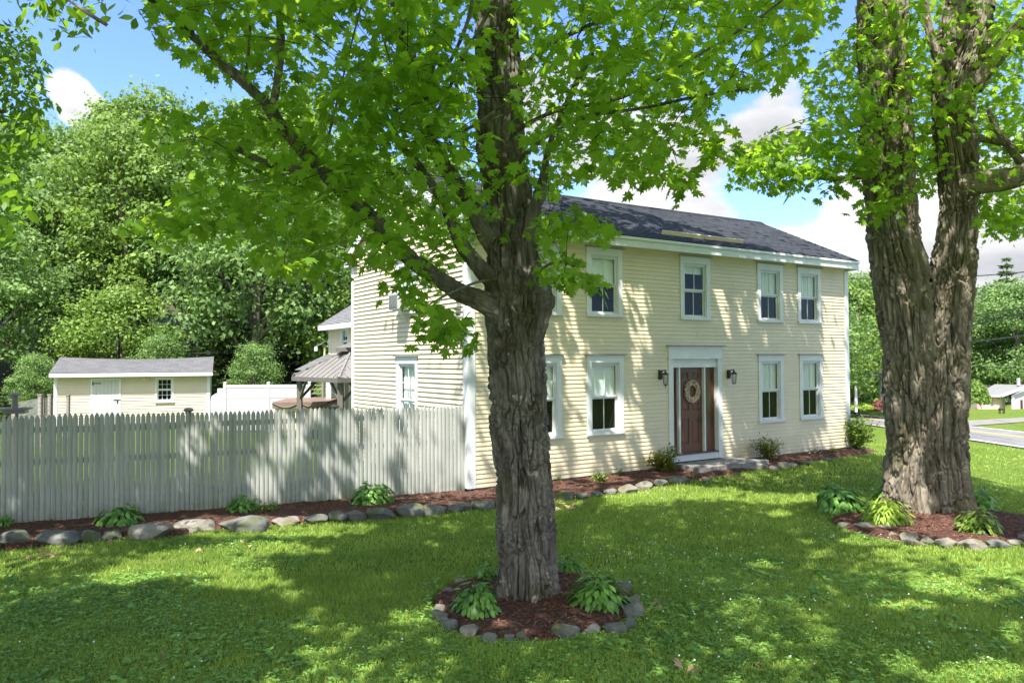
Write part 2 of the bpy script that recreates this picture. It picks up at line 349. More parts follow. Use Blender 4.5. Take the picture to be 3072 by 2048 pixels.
def mat_shingle(name, c1, c2, c3, bw=.32, rh=.14):
    m, t = new_mat(name); uv = N(t, 'ShaderNodeUVMap'); uv.uv_map = 'uv'
    br = N(t, 'ShaderNodeTexBrick'); br.inputs['Scale'].default_value = 1; br.inputs['Brick Width'].default_value = bw; br.inputs['Row Height'].default_value = rh
    br.inputs['Mortar Size'].default_value = .004; br.inputs['Color1'].default_value = (*c1, 1); br.inputs['Color2'].default_value = (*c2, 1); br.inputs['Mortar'].default_value = (*[x*.4 for x in c1], 1)
    br.inputs['Bias'].default_value = -.1; t.links.new(uv.outputs[0], br.inputs['Vector'])
    v = coords(t); a = noise(t, v, 14, 5, .7); b = noise(t, v, 160, 3)
    col = mixc(t, ramp(t, a, [(.4, (0, 0, 0)), (.7, (.3, .3, .3))]), br.outputs['Color'], c3)
    finish(t, col, .9, [(b, .003), (br.outputs['Fac'], -.004)], .2); return m
M['shingle'] = mat_shingle('slate_blue_shingle', (.032, .036, .043), (.06, .064, .072), (.085, .088, .093))
M['shingle_grey'] = mat_shingle('grey_shingle', (.11, .11, .115), (.16, .16, .165), (.20, .20, .205), .28, .13)
def mat_glass():
    m, t = new_mat('window_glass'); v = coords(t); n = noise(t, v, 1.6, 2)
    g = N(t, 'ShaderNodeBsdfGlossy'); g.inputs['Roughness'].default_value = .015; g.inputs[0].default_value = (.9, .95, .95, 1)
    tr = N(t, 'ShaderNodeBsdfTransparent'); tr.inputs[0].default_value = (.94, .96, .95, 1)
    b = N(t, 'ShaderNodeBump'); b.inputs['Distance'].default_value = .012; t.links.new(n, b.inputs['Height']); t.links.new(b.outputs[0], g.inputs['Normal'])
    lw = N(t, 'ShaderNodeLayerWeight'); pw = N(t, 'ShaderNodeMath', operation='POWER'); t.links.new(lw.outputs['Facing'], pw.inputs[0]); pw.inputs[1].default_value = 4
    ad = N(t, 'ShaderNodeMath', operation='MULTIPLY_ADD'); t.links.new(pw.outputs[0], ad.inputs[0]); ad.inputs[1].default_value = .4; ad.inputs[2].default_value = .01
    mxs = N(t, 'ShaderNodeMixShader'); o = N(t, 'ShaderNodeOutputMaterial')
    t.links.new(ad.outputs[0], mxs.inputs[0]); t.links.new(tr.outputs[0], mxs.inputs[1]); t.links.new(g.outputs[0], mxs.inputs[2]); t.links.new(mxs.outputs[0], o.inputs[0]); return m
M['glass'] = mat_glass()
FR = G(1070, 1134); FLp = G(0, 1215); _fd = (Vector((FLp.x, FLp.y, 0))-Vector((FR.x, FR.y, 0))).normalized()
FB = Vector((FR.x, FR.y, 0)); FA = Vector((FLp.x, FLp.y, 0))+_fd*3.0
# ------------------------------------------------------------------ farmhouse frame
_u2 = Vector((.8393, .5437)); _v2 = Vector((-.5437, .8393))
HOX = AT(1405/D, 1300/D, 14.96); HO = Vector((HOX.x, HOX.y, 0)); HRZ = math.atan2(_u2.y, _u2.x)
def PL(xd, yd, axis, off):     # hit a vertical house plane: axis 'v' (parallel to front) or 'u' (parallel to left wall)
    d = rayd(xd*D, yd*D); n = _v2 if axis == 'v' else _u2
    c = Vector((-HO.x, -HO.y)).dot(n); k = (off-c)/(d.x*n.x+d.y*n.y)
    p = Vector((0, 0, HC))+d*k; q = Vector((p.x-HO.x, p.y-HO.y)); return q.dot(_u2), q.dot(_v2), p.z
def FW(x, y): a = PL(x/D, y/D, 'v', 0); return a[0], a[2]        # 3072 px units
def LW(x, y): a = PL(x/D, y/D, 'u', 0); return a[1], a[2]
def H2W(u, v, z): return Vector((HO.x+_u2.x*u+_v2.x*v, HO.y+_u2.y*u+_v2.y*v, z))
house = empty('farmhouse', HO, HRZ, 'pale yellow two-storey clapboard farmhouse with white trim and slate blue roof', 'house')
L = FW(2544, 1080)[0]; WD = LW(1058, 1080)[0]
ZS = .5*(FW(1420, 1466)[1]+FW(2530, 1339.6)[1])          # bottom of siding
OV = .30
ZE = .5*(PL(1759.4/D, 693.9/D, 'v', -OV)[2]+PL(2569/D, 783/D, 'v', -OV)[2])
ZR = PL(2286/D, 669/D, 'v', WD/2)[2]
RK = PL(2569/D, 783/D, 'v', -OV)[0]-L
print('HOUSE L %.2f W %.2f ZS %.2f ZE %.2f ZR %.2f RK %.2f' % (L, WD, ZS, ZE, ZR, RK)); RK = max(.12, min(.3, RK))
ZW = ZE-.26
front = lambda t, o, z: (t, -o, z)
left = lambda s, o, z: (-o, s, z)
rear = lambda t, o, z: (t, WD+o, z)
right = lambda s, o, z: (L+o, s, z)
def clap(mb, fn, a0, a1, z0, z1, e, holes=(), top=None, seed=1, th=.017):
    rg = random.Random(seed); k = 0; z = z0
    while z < z1-1e-4:
        zt = min(z+e, z1); segs = [(a0, a1)]
        if top:
            m = top(z); segs = [(max(a0, m[0]), min(a1, m[1]))]
        for h0, h1, y0, y1 in holes:
            if (z+zt)/2 > y0 and (z+zt)/2 < y1:
                ns = []
                for s0, s1 in segs:
                    if h1 <= s0 or h0 >= s1: ns.append((s0, s1)); continue
                    if h0 > s0: ns.append((s0, h0))
                    if h1 < s1: ns.append((h1, s1))
                segs = ns
        for s0, s1 in segs:
            if s1-s0 < .02: continue
            cuts = [s0]; c = s0+rg.uniform(.6, 3.6)
            while c < s1-.3: cuts.append(c); c += 3.66
            cuts.append(s1)
            for i in range(len(cuts)-1):
                j = rg.uniform(0, .0015); p, q = cuts[i]+(.0015 if i else 0), cuts[i+1]
                mb.quad(fn(p, th+j, z), fn(q, th+j, z), fn(q, .003+j, zt+.004), fn(p, .003+j, zt+.004))
                mb.quad(fn(p, 0, z), fn(q, 0, z), fn(q, th+j, z), fn(p, th+j, z))
        z += e
    return mb
def pbox(mb, fn, a0, a1, o0, o1, z0, z1):
    mb.hexa([fn(a0, o0, z0), fn(a1, o0, z0), fn(a1, o1, z0), fn(a0, o1, z0), fn(a0, o0, z1), fn(a1, o0, z1), fn(a1, o1, z1), fn(a0, o1, z1)])
def fix_normals(o):
    bm = bmesh.new(); bm.from_mesh(o.data); bmesh.ops.recalc_face_normals(bm, faces=bm.faces); bm.to_mesh(o.data); bm.free()
def win(fn, t0, t1, z0, z1, parent, sash=M['trim'], cw=.125, hw=.165, mid=.5, curtain=.47, deep=.03, capped=True, blind=True, muntin=(1, 0), shade=False):
    b = MB(); pr = .034
    pbox(b, fn, t0, t0+cw, -.08, pr, z0+.06, z1-hw); pbox(b, fn, t1-cw, t1, -.08, pr, z0+.06, z1-hw)
    pbox(b, fn, t0, t1, -.08, pr+.004, z1-hw, z1)
    pbox(b, fn, t0-.015, t1+.015, -.08, pr+.035, z0, z0+.06)
    w_ = b.build('window', M['trim'], parent, .003); fix_normals(w_)
    if capped:
        c = MB(); pbox(c, fn, t0-.055, t1+.055, -.0, pr+.05, z1+.001, z1+.016); fix_normals(c.build('head_cap', M['cap'], w_))
    a0, a1, y0, y1 = t0+cw+.001, t1-cw-.001, z0+.061, z1-hw-.001; ym = y0+(y1-y0)*mid
    s = MB(); f = .026
    pbox(s, fn, a0, a0+f, -.079, .012, y0, y1); pbox(s, fn, a1-f, a1, -.079, .012, y0, y1); pbox(s, fn, a0+f, a1-f, -.079, .012, y1-f, y1); pbox(s, fn, a0+f, a1-f, -.079, .010, y0, y0+f)
    a0 += f+.001; a1 -= f+.001; y1 -= f+.001; y0 += f+.001
    for (p0, p1, dz) in ((ym, y1, -.012), (y0, ym, -.04)):
        g = .036
        pbox(s, fn, a0, a0+g, dz-.03, dz, p0, p1); pbox(s, fn, a1-g, a1, dz-.03, dz, p0, p1)
        pbox(s, fn, a0+g, a1-g, dz-.03, dz, p0, p0+g); pbox(s, fn, a0+g, a1-g, dz-.03, dz, p1-g, p1)
        for i in range(muntin[0]):
            x = a0+(a1-a0)*(i+1)/(muntin[0]+1); pbox(s, fn, x-.008, x+.008, dz-.02, dz-.002, p0+g, p1-g)
        for i in range(muntin[1]):
            x = p0+(p1-p0)*(i+1)/(muntin[1]+1); pbox(s, fn, a0+g, a1-g, dz-.021, dz-.003, x-.008, x+.008)
        q = MB(); pbox(q, fn, a0+g-.005, a1-g+.005, dz-.018, dz-.014, p0+g-.005, p1-g+.005); fix_normals(q.build('pane', M['glass'], w_))
    fix_normals(s.build('sash', sash, w_, .002))
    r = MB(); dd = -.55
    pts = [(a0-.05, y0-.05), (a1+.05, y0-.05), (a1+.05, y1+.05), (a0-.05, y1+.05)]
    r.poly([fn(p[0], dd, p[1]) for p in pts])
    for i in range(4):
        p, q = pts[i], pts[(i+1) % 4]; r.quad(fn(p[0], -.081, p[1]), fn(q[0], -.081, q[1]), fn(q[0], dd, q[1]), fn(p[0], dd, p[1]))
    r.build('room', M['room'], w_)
    if curtain:
        n = 40; V = []; zc = y1-(y1-y0)*curtain if not shade else y1-(y1-y0)*curtain
        for j in range(2):
            for i in range(n+1):
                x = a0+(a1-a0)*i/n; o = -.10+(.012*math.sin(i*1.9)+.008*math.sin(i*.7+z0*9) if not shade else 0)
                V.append(fn(x, o, (y1, zc)[j]))
        me = bpy.data.meshes.new('curtain'); me.from_pydata(V, [], [(i, i+1, n+2+i, n+1+i) for i in range(n)]); me.update()
        link('curtain', me, w_, M['curtain'])
    if blind:
        r = MB(); pbox(r, fn, a0+.004, a1-.004, -.036, -.0345, y0+.002, ym-.002)
    return w_
def rect(fn2, x0, x1, y0, y1):
    ym = (y0+y1)/2; xm = (x0+x1)/2; return fn2(x0, ym)[0], fn2(x1, ym)[0], fn2(xm, y1)[1], fn2(xm, y0)[1]
lowW = [rect(FW, 1574.5, 1683.4, 1063, 1311), rect(FW, 1759.4, 1869, 1063, 1305), rect(FW, 2274, 2349, 1065.6, 1269), rect(FW, 2397.4, 2465.7, 1066, 1257)]
upW = [rect(FW, 1572, 1681.6, 722, 939), rect(FW, 1757.5, 1864.7, 741, 948), rect(FW, 2038.8, 2127.4, 772, 962), rect(FW, 2270, 2346, 796, 971), rect(FW, 2391, 2460, 808, 973)]
for q in lowW+upW: print('win t %.2f-%.2f z %.2f-%.2f' % q)
z0l = sum(q[2] for q in lowW)/4; z1l = sum(q[3] for q in lowW)/4; z0u = sum(q[2] for q in upW)/5; z1u = sum(q[3] for q in upW)/5
DT0, DT1, DZ0, DZ1 = rect(FW, 2004.3, 2164.3, 1038, 1380); print('door', DT0, DT1, DZ0, DZ1)
lowL = rect(LW, 1255.6, 1192, 1065, 1250); upL = rect(LW, 1255.6, 1193, 775, 942)
print('left wins', lowL, upL)
lowL = (lowL[0], lowL[1], z0l, z1l)
fh = [(q[0]+.06, q[1]-.06, z0l+.03, z1l-.06) for q in lowW]+[(q[0]+.06, q[1]-.06, z0u+.03, z1u-.06) for q in upW]+[(DT0+.05, DT1-.05, -1, DZ1-.2)]
EX = .0905
b = MB(); clap(b, front, .14, L-.14, ZS, ZW, EX, fh, seed=2)
b.build('front_wall', M['siding'], house)
def gtop(z):
    if z < ZW: return (.0, WD)
    k = (ZR-z)/(ZR-ZE)*(WD/2+OV); return (WD/2-k+.12, WD/2+k-.12)
lh = [(lowL[0]+.06, lowL[1]-.06, z0l+.03, z1l-.06), (upL[0]+.06, upL[1]-.06, upL[2]+.03, upL[3]-.06)]
b = MB(); clap(b, left, .15, WD-.15, ZS, ZR-.12, .102, lh, gtop, 3, .032); b.build('gable_wall', M['siding'], house)
b = MB(); clap(b, right, .14, WD-.14, ZS, ZR-.12, .102, (), gtop, 4, .022); b.build('gable_wall', M['siding'], house)
b = MB(); b.quad(rear(0, 0, ZS), rear(L, 0, ZS), rear(L, 0, ZW), rear(0, 0, ZW)); b.build('rear_wall', M['siding'], house)
b = MB()               # sheathing behind boards: none over window holes, so only a ceiling and floor close the shell
b.quad((0, 0, ZW), (L, 0, ZW), (L, WD, ZW), (0, WD, ZW)); b.build('attic_floor', M['room'], house)
for nm, x0, x1 in (('corner_board', -.026, .15), ('corner_board', L-.15, L+.026)):
    b = MB(); b.box(x0, x1, -.028, 0, ZS-.005, ZW)
    sx = -.026 if x0 < 1 else L; b.box(sx, sx+.026, 0, .16, ZS-.005, ZW); b.build(nm, M['trim'], house, .003)
    b = MB(); b.box(sx, sx+.026, WD-.16, WD, ZS-.005, ZW); b.box(x0, x1, WD, WD+.028, ZS-.005, ZW); b.build(nm, M['trim'], house, .003)
b = MB()
for fn, ln in ((front, L), (left, WD), (rear, L), (right, WD)): pbox(b, fn, .03, ln-.03, -.3, -.03, -.5, ZS+.02)
fix_normals(b.build('foundation', M['brick_found'], house))
# roof
th = math.atan2(ZR-ZE, WD/2+OV); sl = math.hypot(ZR-ZE, WD/2+OV)
def roof_mesh(name, mat, parent, ev, rd, x0, x1, e=.14, sag=0, seed=1, thk=.012):
    """stepped shingle courses from eave point ev=(y,z) to ridge rd=(y,z)"""
    ln = math.hypot(rd[0]-ev[0], rd[1]-ev[1]); n = int(ln/e)+1; dy, dz = (rd[0]-ev[0])/ln, (rd[1]-ev[1])/ln; ny, nz_ = -dz, dy
    if nz_ < 0: ny, nz_ = -ny, -nz_
    rg = random.Random(seed); V = []; Fc = []; UV = []; nx = 24
    for k in range(n):
        s0, s1 = k*e, min((k+1)*e+.01, ln)
        for i in range(nx):
            a, c = x0+(x1-x0)*i/nx, x0+(x1-x0)*(i+1)/nx
            def P(x, s, o):
                q = (x-x0)/(x1-x0); dzs = -sag*math.sin(math.pi*q)*(s/ln)+rg.uniform(0, .0)
                return (x, ev[0]+dy*s+ny*o, ev[1]+dz*s+nz_*o+dzs)
            n0 = len(V); V += [P(a, s0, thk), P(c, s0, thk), P(c, s1, .003), P(a, s1, .003), P(a, s0, 0), P(c, s0, 0)]
            Fc += [(n0, n0+1, n0+2, n0+3), (n0+4, n0+5, n0+1, n0)]
            UV += [(a, s0), (c, s0), (c, s1-.0001), (a, s1-.0001), (a, s0), (c, s0), (c, s0+.001), (a, s0+.001)]
    me = bpy.data.meshes.new(name); me.from_pydata(V, [], Fc); me.update()
    uv = me.uv_layers.new(name='uv'); uv.data.foreach_set('uv', [c for p in UV for c in p])
    return link(name, me, parent, mat)
rf = roof_mesh('roof', M['shingle'], house, (-OV-.03, ZE), (WD/2, ZR), -RK, L+RK, sag=.03)
r2 = roof_mesh('rear_slope', M['shingle'], rf, (WD+OV+.03, ZE), (WD/2, ZR), -RK, L+RK, sag=.03)
b = MB()
for i in range(40):
    x0, x1 = -RK+(L+2*RK)*i/40, -RK+(L+2*RK)*(i+1)/40; z = ZR+.02-.03*math.sin(math.pi*(i+.5)/40)
    b.hexa([(x0, WD/2-.14, z-.075), (x1+.02, WD/2-.14, z-.075), (x1+.02, WD/2, z-.0), (x0, WD/2, z-.0), (x0, WD/2-.135, z-.06), (x1+.02, WD/2-.135, z-.06), (x1+.02, WD/2, z+.015), (x0, WD/2, z+.015)])
b.build('ridge_cap', M['shingle'], rf)
b = MB(); b.box(-RK, L+RK, -OV, -OV+.03, ZE-.235, ZE-.012); b.box(-RK, L+RK, -OV-.035, -OV, ZE-.075, ZE-.012)
b.box(-RK, L+RK, -OV+.03, 0, ZE-.225, ZE-.205)
b.box(-RK, L+RK, WD+OV-.03, WD+OV, ZE-.235, ZE-.012)
b.build('fascia', M['trim'], house, .004)
b = MB(); b.box(.15, L-.15, -.03, 0, ZW-.02, ZE-.225); b.build('frieze_board', M['siding'], house)
for sx, s in ((-RK, 1), (L+RK, -1)):           # rake boards and eave returns
    b = MB()
    for sg in (0, 1):
        y0, y1 = (-OV, WD/2) if sg == 0 else (WD+OV, WD/2)
        x0, x1 = sorted((sx, sx+s*.03)); x2, x3 = sorted((0 if s > 0 else L, sx))
        b.hexa([(x0, y0, ZE-.20), (x1, y0, ZE-.20), (x1, y1, ZR-.20), (x0, y1, ZR-.20), (x0, y0, ZE-.006), (x1, y0, ZE-.006), (x1, y1, ZR-.006), (x0, y1, ZR-.006)])
        b.hexa([(x2, y0, ZE-.05), (x3, y0, ZE-.05), (x3, y1, ZR-.05), (x2, y1, ZR-.05), (x2, y0, ZE-.03), (x3, y0, ZE-.03), (x3, y1, ZR-.03), (x2, y1, ZR-.03)])
        ya, yb = (-OV, .45) if sg == 0 else (WD-.45, WD+OV)
        b.box(x2-.001, x3+.001, ya, yb, ZE-.25, ZE-.215)
    fix_normals(b.build('rake_board', M['trim'], house, .003))
b = MB()                                         # pale plank lying on the shingles
ta = PL(1972/D, 705/D, 'v', .3); tb = PL(2212/D, 740/D, 'v', .3)
for x0, x1 in ((ta[0], (ta[0]+tb[0])/2-.01), ((ta[0]+tb[0])/2+.01, tb[0])):
    for y in (.12,):
        z = ZE+(y+OV)*math.tan(th); b.hexa([(x0, y, z+.012), (x1, y, z+.012), (x1, y+.04, z+.012+.04*math.tan(th)), (x0, y+.04, z+.012+.04*math.tan(th)), (x0, y-.03, z+.10), (x1, y-.03, z+.10), (x1, y+.01, z+.12), (x0, y+.01, z+.12)])
tag(b.build('snow_guard_board', M['plank'], house), 'raw pale plank on the roof')
for i, q in enumerate(lowW): win(front, q[0], q[1], z0l, z1l, house, curtain=(.5, .5, .5, .5)[i], shade=i < 2)
for i, q in enumerate(upW): win(front, q[0], q[1], z0u, z1u, house, curtain=(.5, .5, .17, .5, .5)[i], shade=i in (1, 2))
w1 = win(left, lowL[0], lowL[1], z0l, z1l, house, curtain=.9, muntin=(1, 1), mid=.45)
w2 = win(left, upL[0], upL[1], upL[2], upL[3], house, curtain=.95, muntin=(1, 1))
# ---- front door, sidelights, surround
dn = -.10
b = MB(); pbox(b, front, DT0, DT0+.15, -.1, .036, DZ0, DZ1-.30); pbox(b, front, DT1-.15, DT1, -.1, .036, DZ0, DZ1-.30)
pbox(b, front, DT0, DT1, -.1, .045, DZ1-.30, DZ1); pbox(b, front, DT0-.01, DT1+.01, .045, .06, DZ1-.31, DZ1-.29)
DH = FW(2080, 1102)[1]; DB = FW(2080, 1357)[1]
pbox(b, front, DT0+.15, DT1-.15, -.1, -.02, DH+.001, DZ1-.30); pbox(b, front, DT0+.15, DT1-.15, -.06, .0, DH+.001, DH+.12)
pbox(b, front, DT0+.15, DT1-.15, -.1, .02, DZ0, DB-.03)
sr = b.build('door_surround', M['trim'], house, .004); fix_normals(sr)
b = MB(); pbox(b, front, DT0-.06, DT1+.07, -.0, .11, DZ1+.001, DZ1+.02); fix_normals(b.build('head_cap', M['cap'], sr))
b = MB(); pbox(b, front, DT0+.15, DT1-.15, -.1, .05, DB-.03, DB); fix_normals(b.build('threshold', M['brass'], sr))
da = FW(2044, 1230)[0]; db = FW(2115, 1230)[0]; dA = DT0+.152; dB = DT1-.152
def panel_leaf(b, x0, x1, z0, z1, rails, stiles, base=dn, depth=.014):   # rails/stiles fields: list of recess rectangles with raised centre
    pbox(b, front, x0, x1, base-.04, base-depth, z0, z1)
    cells = sorted(rails)
    # frame pieces around recesses: full-height strips
    xs = sorted({x0, x1, *[c for r in cells for c in (r[0], r[1])]}); zs = sorted({z0, z1, *[c for r in cells for c in (r[2], r[3])]})
    for i in range(len(xs)-1):
        for j in range(len(zs)-1):
            cx, cz = (xs[i]+xs[i+1])/2, (zs[j]+zs[j+1])/2
            if any(r[0] < cx < r[1] and r[2] < cz < r[3] for r in cells): continue
            pbox(b, front, xs[i], xs[i+1], base-depth, base, zs[j], zs[j+1])
    for r in cells:
        if len(r) > 4: continue
        g = .028; b.hexa([front(r[0]+g, base-depth, r[2]+g), front(r[1]-g, base-depth, r[2]+g), front(r[1]-g, base-depth, r[3]-g), front(r[0]+g, base-depth, r[3]-g),
                          front(r[0]+g+.02, base-.003, r[2]+g+.02), front(r[1]-g-.02, base-.003, r[2]+g+.02), front(r[1]-g-.02, base-.003, r[3]-g-.02), front(r[0]+g+.02, base-.003, r[3]-g-.02)])
W_ = db-da; Hh = DH-DB; xm = (da+db)/2
cols = ((da+.11, xm-.05), (xm+.05, db-.11))
cells = []
for c in cols: cells += [(c[0], c[1], DB+.26*Hh*.38, DB+.40*Hh), (c[0], c[1], DB+.49*Hh, DB+.83*Hh), (c[0], c[1], DB+.865*Hh, DB+.945*Hh, 1)]
b = MB(); panel_leaf(b, da, db, DB+.004, DH, cells, None); dr = b.build('front_door', M['door'], house); fix_normals(dr)
for c in cols:
    b = MB(); pbox(b, front, c[0], c[1], dn-.014, dn-.010, DB+.865*Hh, DB+.945*Hh); fix_normals(b.build('pane', M['glass'], dr))
b = MB(); hx = db-.07; hz = DB+.42*Hh
b.lathe((hx, -(dn)-.0, hz+.16), [(.03, -.02), (.03, .02)], 10); pbox(b, front, hx-.025, hx+.025, dn, dn+.012, hz-.16, hz+.02); b.bar(front(hx, dn+.01, hz-.02), front(hx-.0, dn+.06, hz-.03), .011); b.bar(front(hx, dn+.06, hz-.02), front(hx, dn+.06, hz-.13), .010); b.bar(front(hx, dn+.06, hz-.13), front(hx, dn+.01, hz-.15), .009); b.bar(front(hx-.05, dn+.045, hz+.03), front(hx+.03, dn+.045, hz+.03), .011)
b.build('handle', M['brass'], dr)
b = MB(); m_ = .05
pbox(b, front, da-m_, da-.002, dn-.05, -.02, DB, DH); pbox(b, front, db+.002, db+m_, dn-.05, -.02, DB, DH); fix_normals(b.build('mullion', M['trim'], sr, .003))
for x0, x1 in ((dA, da-m_), (db+m_, dB)):
    x0 += .001; x1 -= .001; g = .05
    b = MB(); panel_leaf(b, x0, x1, DB+.004, DH, [(x0+g, x1-g, DB+.26*Hh, DH-.10, 1)], None); s_ = b.build('sidelight', M['door'], house); fix_normals(s_)
    b = MB(); pbox(b, front, x0+g, x1-g, dn-.013, dn-.009, DB+.26*Hh, DH-.10); fix_normals(b.build('pane', M['glass'], s_))
b = MB(); b.box(DT0, DT1, .16, 1.2, DZ0, DZ0+.01); b.box(DT0, DT1, .16, .17, DZ0, DZ1); b.build('hall', M['room'], house)
# ---- rear ell, set back behind the main block
UO = 3.1; efn = lambda s, o, z: (UO-o, s, z)
a = PL(1045/D, 1020/D, 'u', UO); c = PL(1024/D, 1020/D, 'u', UO); et, eb = PL(1036/D, 980/D, 'u', UO)[2], PL(1036/D, 1064/D, 'u', UO)[2]
EE = PL(988/D, 1000/D, 'u', UO)[1]; EZ = PL(1030/D, 972/D, 'u', UO)[2]; E0 = WD+.03
b = MB(); clap(b, efn, E0, EE, ZS, EZ, .102, [(a[1], c[1], eb, et)], seed=9, th=.03); b.build('ell_wall', M['siding'], house)
b = MB(); b.quad((UO, EE, ZS), (8, EE, ZS), (8, EE, EZ), (UO, EE, EZ)); b.build('ell_wall', M['siding'], house)
b = MB(); b.box(UO-.034, UO, EE-.1, EE, ZS, EZ); b.build('corner_board', M['trim'], house)
win(efn, a[1]-.03, c[1]+.03, eb, et, house, cw=.08, hw=.08, capped=False, curtain=.3)
def roof_x(name, mat, parent, x_e, z_e, x_r, z_r, y0, y1, e=.14):   # slope rising along +x
    o = roof_mesh(name, mat, parent, (x_e, z_e), (x_r, z_r), y0, y1, e)
    for v in o.data.vertices: v.co = Vector((v.co.y, v.co.x, v.co.z))
    o.data.flip_normals(); return o
xe = UO-.42
roof_x('ell_roof', M['shingle_grey'], house, xe, EZ, xe+2.7, EZ+1.7, E0, EE+.12)
b = MB(); b.box(xe, xe+.03, E0, EE+.12, EZ-.2, EZ-.01); b.box(xe+.03, UO, E0, EE+.12, EZ-.19, EZ-.17)
b.hexa([(xe, EE+.121, EZ-.2), (xe+2.7, EE+.121, EZ+1.5), (xe+2.7, EE+.15, EZ+1.5), (xe, EE+.15, EZ-.2), (xe, EE+.121, EZ-.01), (xe+2.7, EE+.121, EZ+1.69), (xe+2.7, EE+.15, EZ+1.69), (xe, EE+.15, EZ-.01)]); b.build('ell_fascia', M['trim'], house)
u1 = UO-.1; ZL = PL(965/D, 1040/D, 'u', u1)[2]; EL = PL(972/D, 1100/D, 'u', u1)[1]
b = MB(); clap(b, lambda s, o, z: (u1-o, s, z), EE+.16, EL, ZS, ZL, .102, seed=12); b.box(u1-.03, u1, EL-.08, EL, ZS, ZL); b.build('ell_wall', M['siding'], house)
roof_x('lean_to_roof', M['shingle_grey'], house, u1-.36, ZL, u1+1.7, ZL+.95, EE+.17, EL+.12)
b = MB(); b.box(u1-.36, u1-.33, EE+.17, EL+.12, ZL-.18, ZL-.01); b.build('ell_fascia', M['trim'], house)
# porch roof running along the foot of the ell, on two pale posts
zp = PL(1000/D, 1112/D, 'u', UO-1.0)[2]
roof_x('porch_roof', M['shingle_grey'], house, UO-1.3, zp, UO-.01, zp+.62, E0, EL)
for px_ in (988, 1040): q = PL(px_/D, 1150/D, 'u', UO-1.1); b = MB(); b.box(UO-1.2, UO-1.06, q[1]-.07, q[1]+.07, 0, zp-.02); b.build('porch_post', M['trim'], house)
# ------------------------------------------------------------------ things fixed to the house (each lifts off)
def lantern(t, z, label, tail):
    o = empty('wall_lantern', H2W(t, -.02, z), HRZ, label, 'lantern', 'black coach lanterns beside the front door')
    b = MB(); b.lathe((0, 0, 0), [(.001, -.0), (.001, 0)], 4); b = MB()
    b.box(-.055, .055, -.012, .0, -.11, .11); b.lathe((0, -.02, 0), [(.045, -.09), (.05, -.03), (.05, .03), (.045, .09)], 10); b.build('back_plate', M['black'], o, .004)
    b = MB(); pts = [(0, -.03, .04), (0, -.09, .10), (0, -.16, .11), (0, -.18, .06)]
    for p, q in zip(pts, pts[1:]): b.bar(p, q, .012)
    b.build('arm', M['black'], o)
    y = -.18; b = MB(); b.lathe((0, y, .0), [(.085, 0), (.078, .018), (.045, .05), (.03, .055), (.02, .085), (.006, .10), (.012, .115), (.004, .13)], 8); b.build('hood', M['black'], o)
    b = MB()
    for i in range(6):
        a_ = i*math.pi/3; b.bar((.068*math.cos(a_), y+.068*math.sin(a_), 0), (.042*math.cos(a_), y+.042*math.sin(a_), -.22), .005)
    b.lathe((0, y, -.24), [(.03, 0), (.046, .012), (.046, .022)], 8)
    if tail: b.lathe((0, y, -.30), [(.004, 0), (.014, .02), (.006, .04), (.02, .06)], 8)
    b.build('cage', M['black'], o)
    b = MB(); b.lathe((0, y, 0), [(.040, -.218), (.064, -.002)], 6); b.build('glass_globe', M['glass'], o)
tl, zl_ = FW(1978, 1124); lantern(tl, zl_, 'black lantern with drop finial, left of the front door', True)
tl, zl_ = FW(2183, 1122); lantern(tl, zl_, 'black lantern with short flat base, right of the front door', False)
# wreath
wt_, wz = FW(2083, 1174); rg = np.random.default_rng(5)
wr = empty('wreath', H2W(wt_, .085, wz), HRZ, 'round dried wreath of pale tan leaves hanging on the brown door', 'wreath')
nl = 1500; A = rg.uniform(0, 2*np.pi, nl); B = rg.uniform(0, 2*np.pi, nl); rr = .062*np.sqrt(rg.uniform(.3, 1, nl))
c = np.stack([(.195+rr*np.cos(B))*np.cos(A), -np.abs(rr*np.sin(B))*.9-.01, (.195+rr*np.cos(B))*np.sin(A)*1.08], 1)
d1 = rg.normal(size=(nl, 3)); d1 /= np.linalg.norm(d1, axis=1)[:, None]; d2 = np.cross(d1, rg.normal(size=(nl, 3))); d2 /= np.linalg.norm(d2, axis=1)[:, None]
ls = rg.uniform(.016, .032, nl)[:, None]; V = np.stack([c-d1*ls, c+d2*ls*.5, c+d1*ls, c-d2*ls*.5], 1).reshape(-1, 3)
link('leaves', npmesh('wreath_leaves', V, [np.arange(nl*4).reshape(-1, 4)], attr=rg.uniform(0, 1, nl)), wr, M['wreath'])
b = MB()
for i in range(32):
    a1_, a2_ = i*math.pi/16, (i+1)*math.pi/16; b.bar((.195*math.cos(a1_), -.015, .21*math.sin(a1_)), (.195*math.cos(a2_), -.015, .21*math.sin(a2_)), .025, 6)
b.build('ring', M['twig'], wr)
# window air conditioner
sc_ = .5*(upL[0]+upL[1])
ac = empty('air_conditioner', H2W(0, sc_, upL[2]+.09), HRZ, 'white window air conditioner sticking out of the upstairs gable window', 'air conditioner')
b = MB(); aw = .27; b.box(-.36, .05, -aw, aw, .0, .37); b.build('case', M['vinyl'], ac, .01)
b = MB(); b.box(-.368, -.360, -aw+.05, aw-.05, .04, .33)
b.build('grille_back', M['cap'], ac)
b = MB()
for i in range(16): b.box(-.376, -.368, -aw+.05, aw-.05, .05+i*.0175, .056+i*.0175)
b.build('grille', M['fence'], ac)
b = MB()
for i in range(12):
    for x in (-.30, -.16): b.box(x, x+.10, -aw-.004, -aw+.002, .08+i*.02, .088+i*.02)
b.build('side_vent', M['cap'], ac)
b = MB(); b.beam((-.25, .0, -.01), (.0, .0, -.28), .04, .02); b.box(-.3, 0, -.15, .15, -.02, -.002); b.build('bracket', M['trim'], ac)
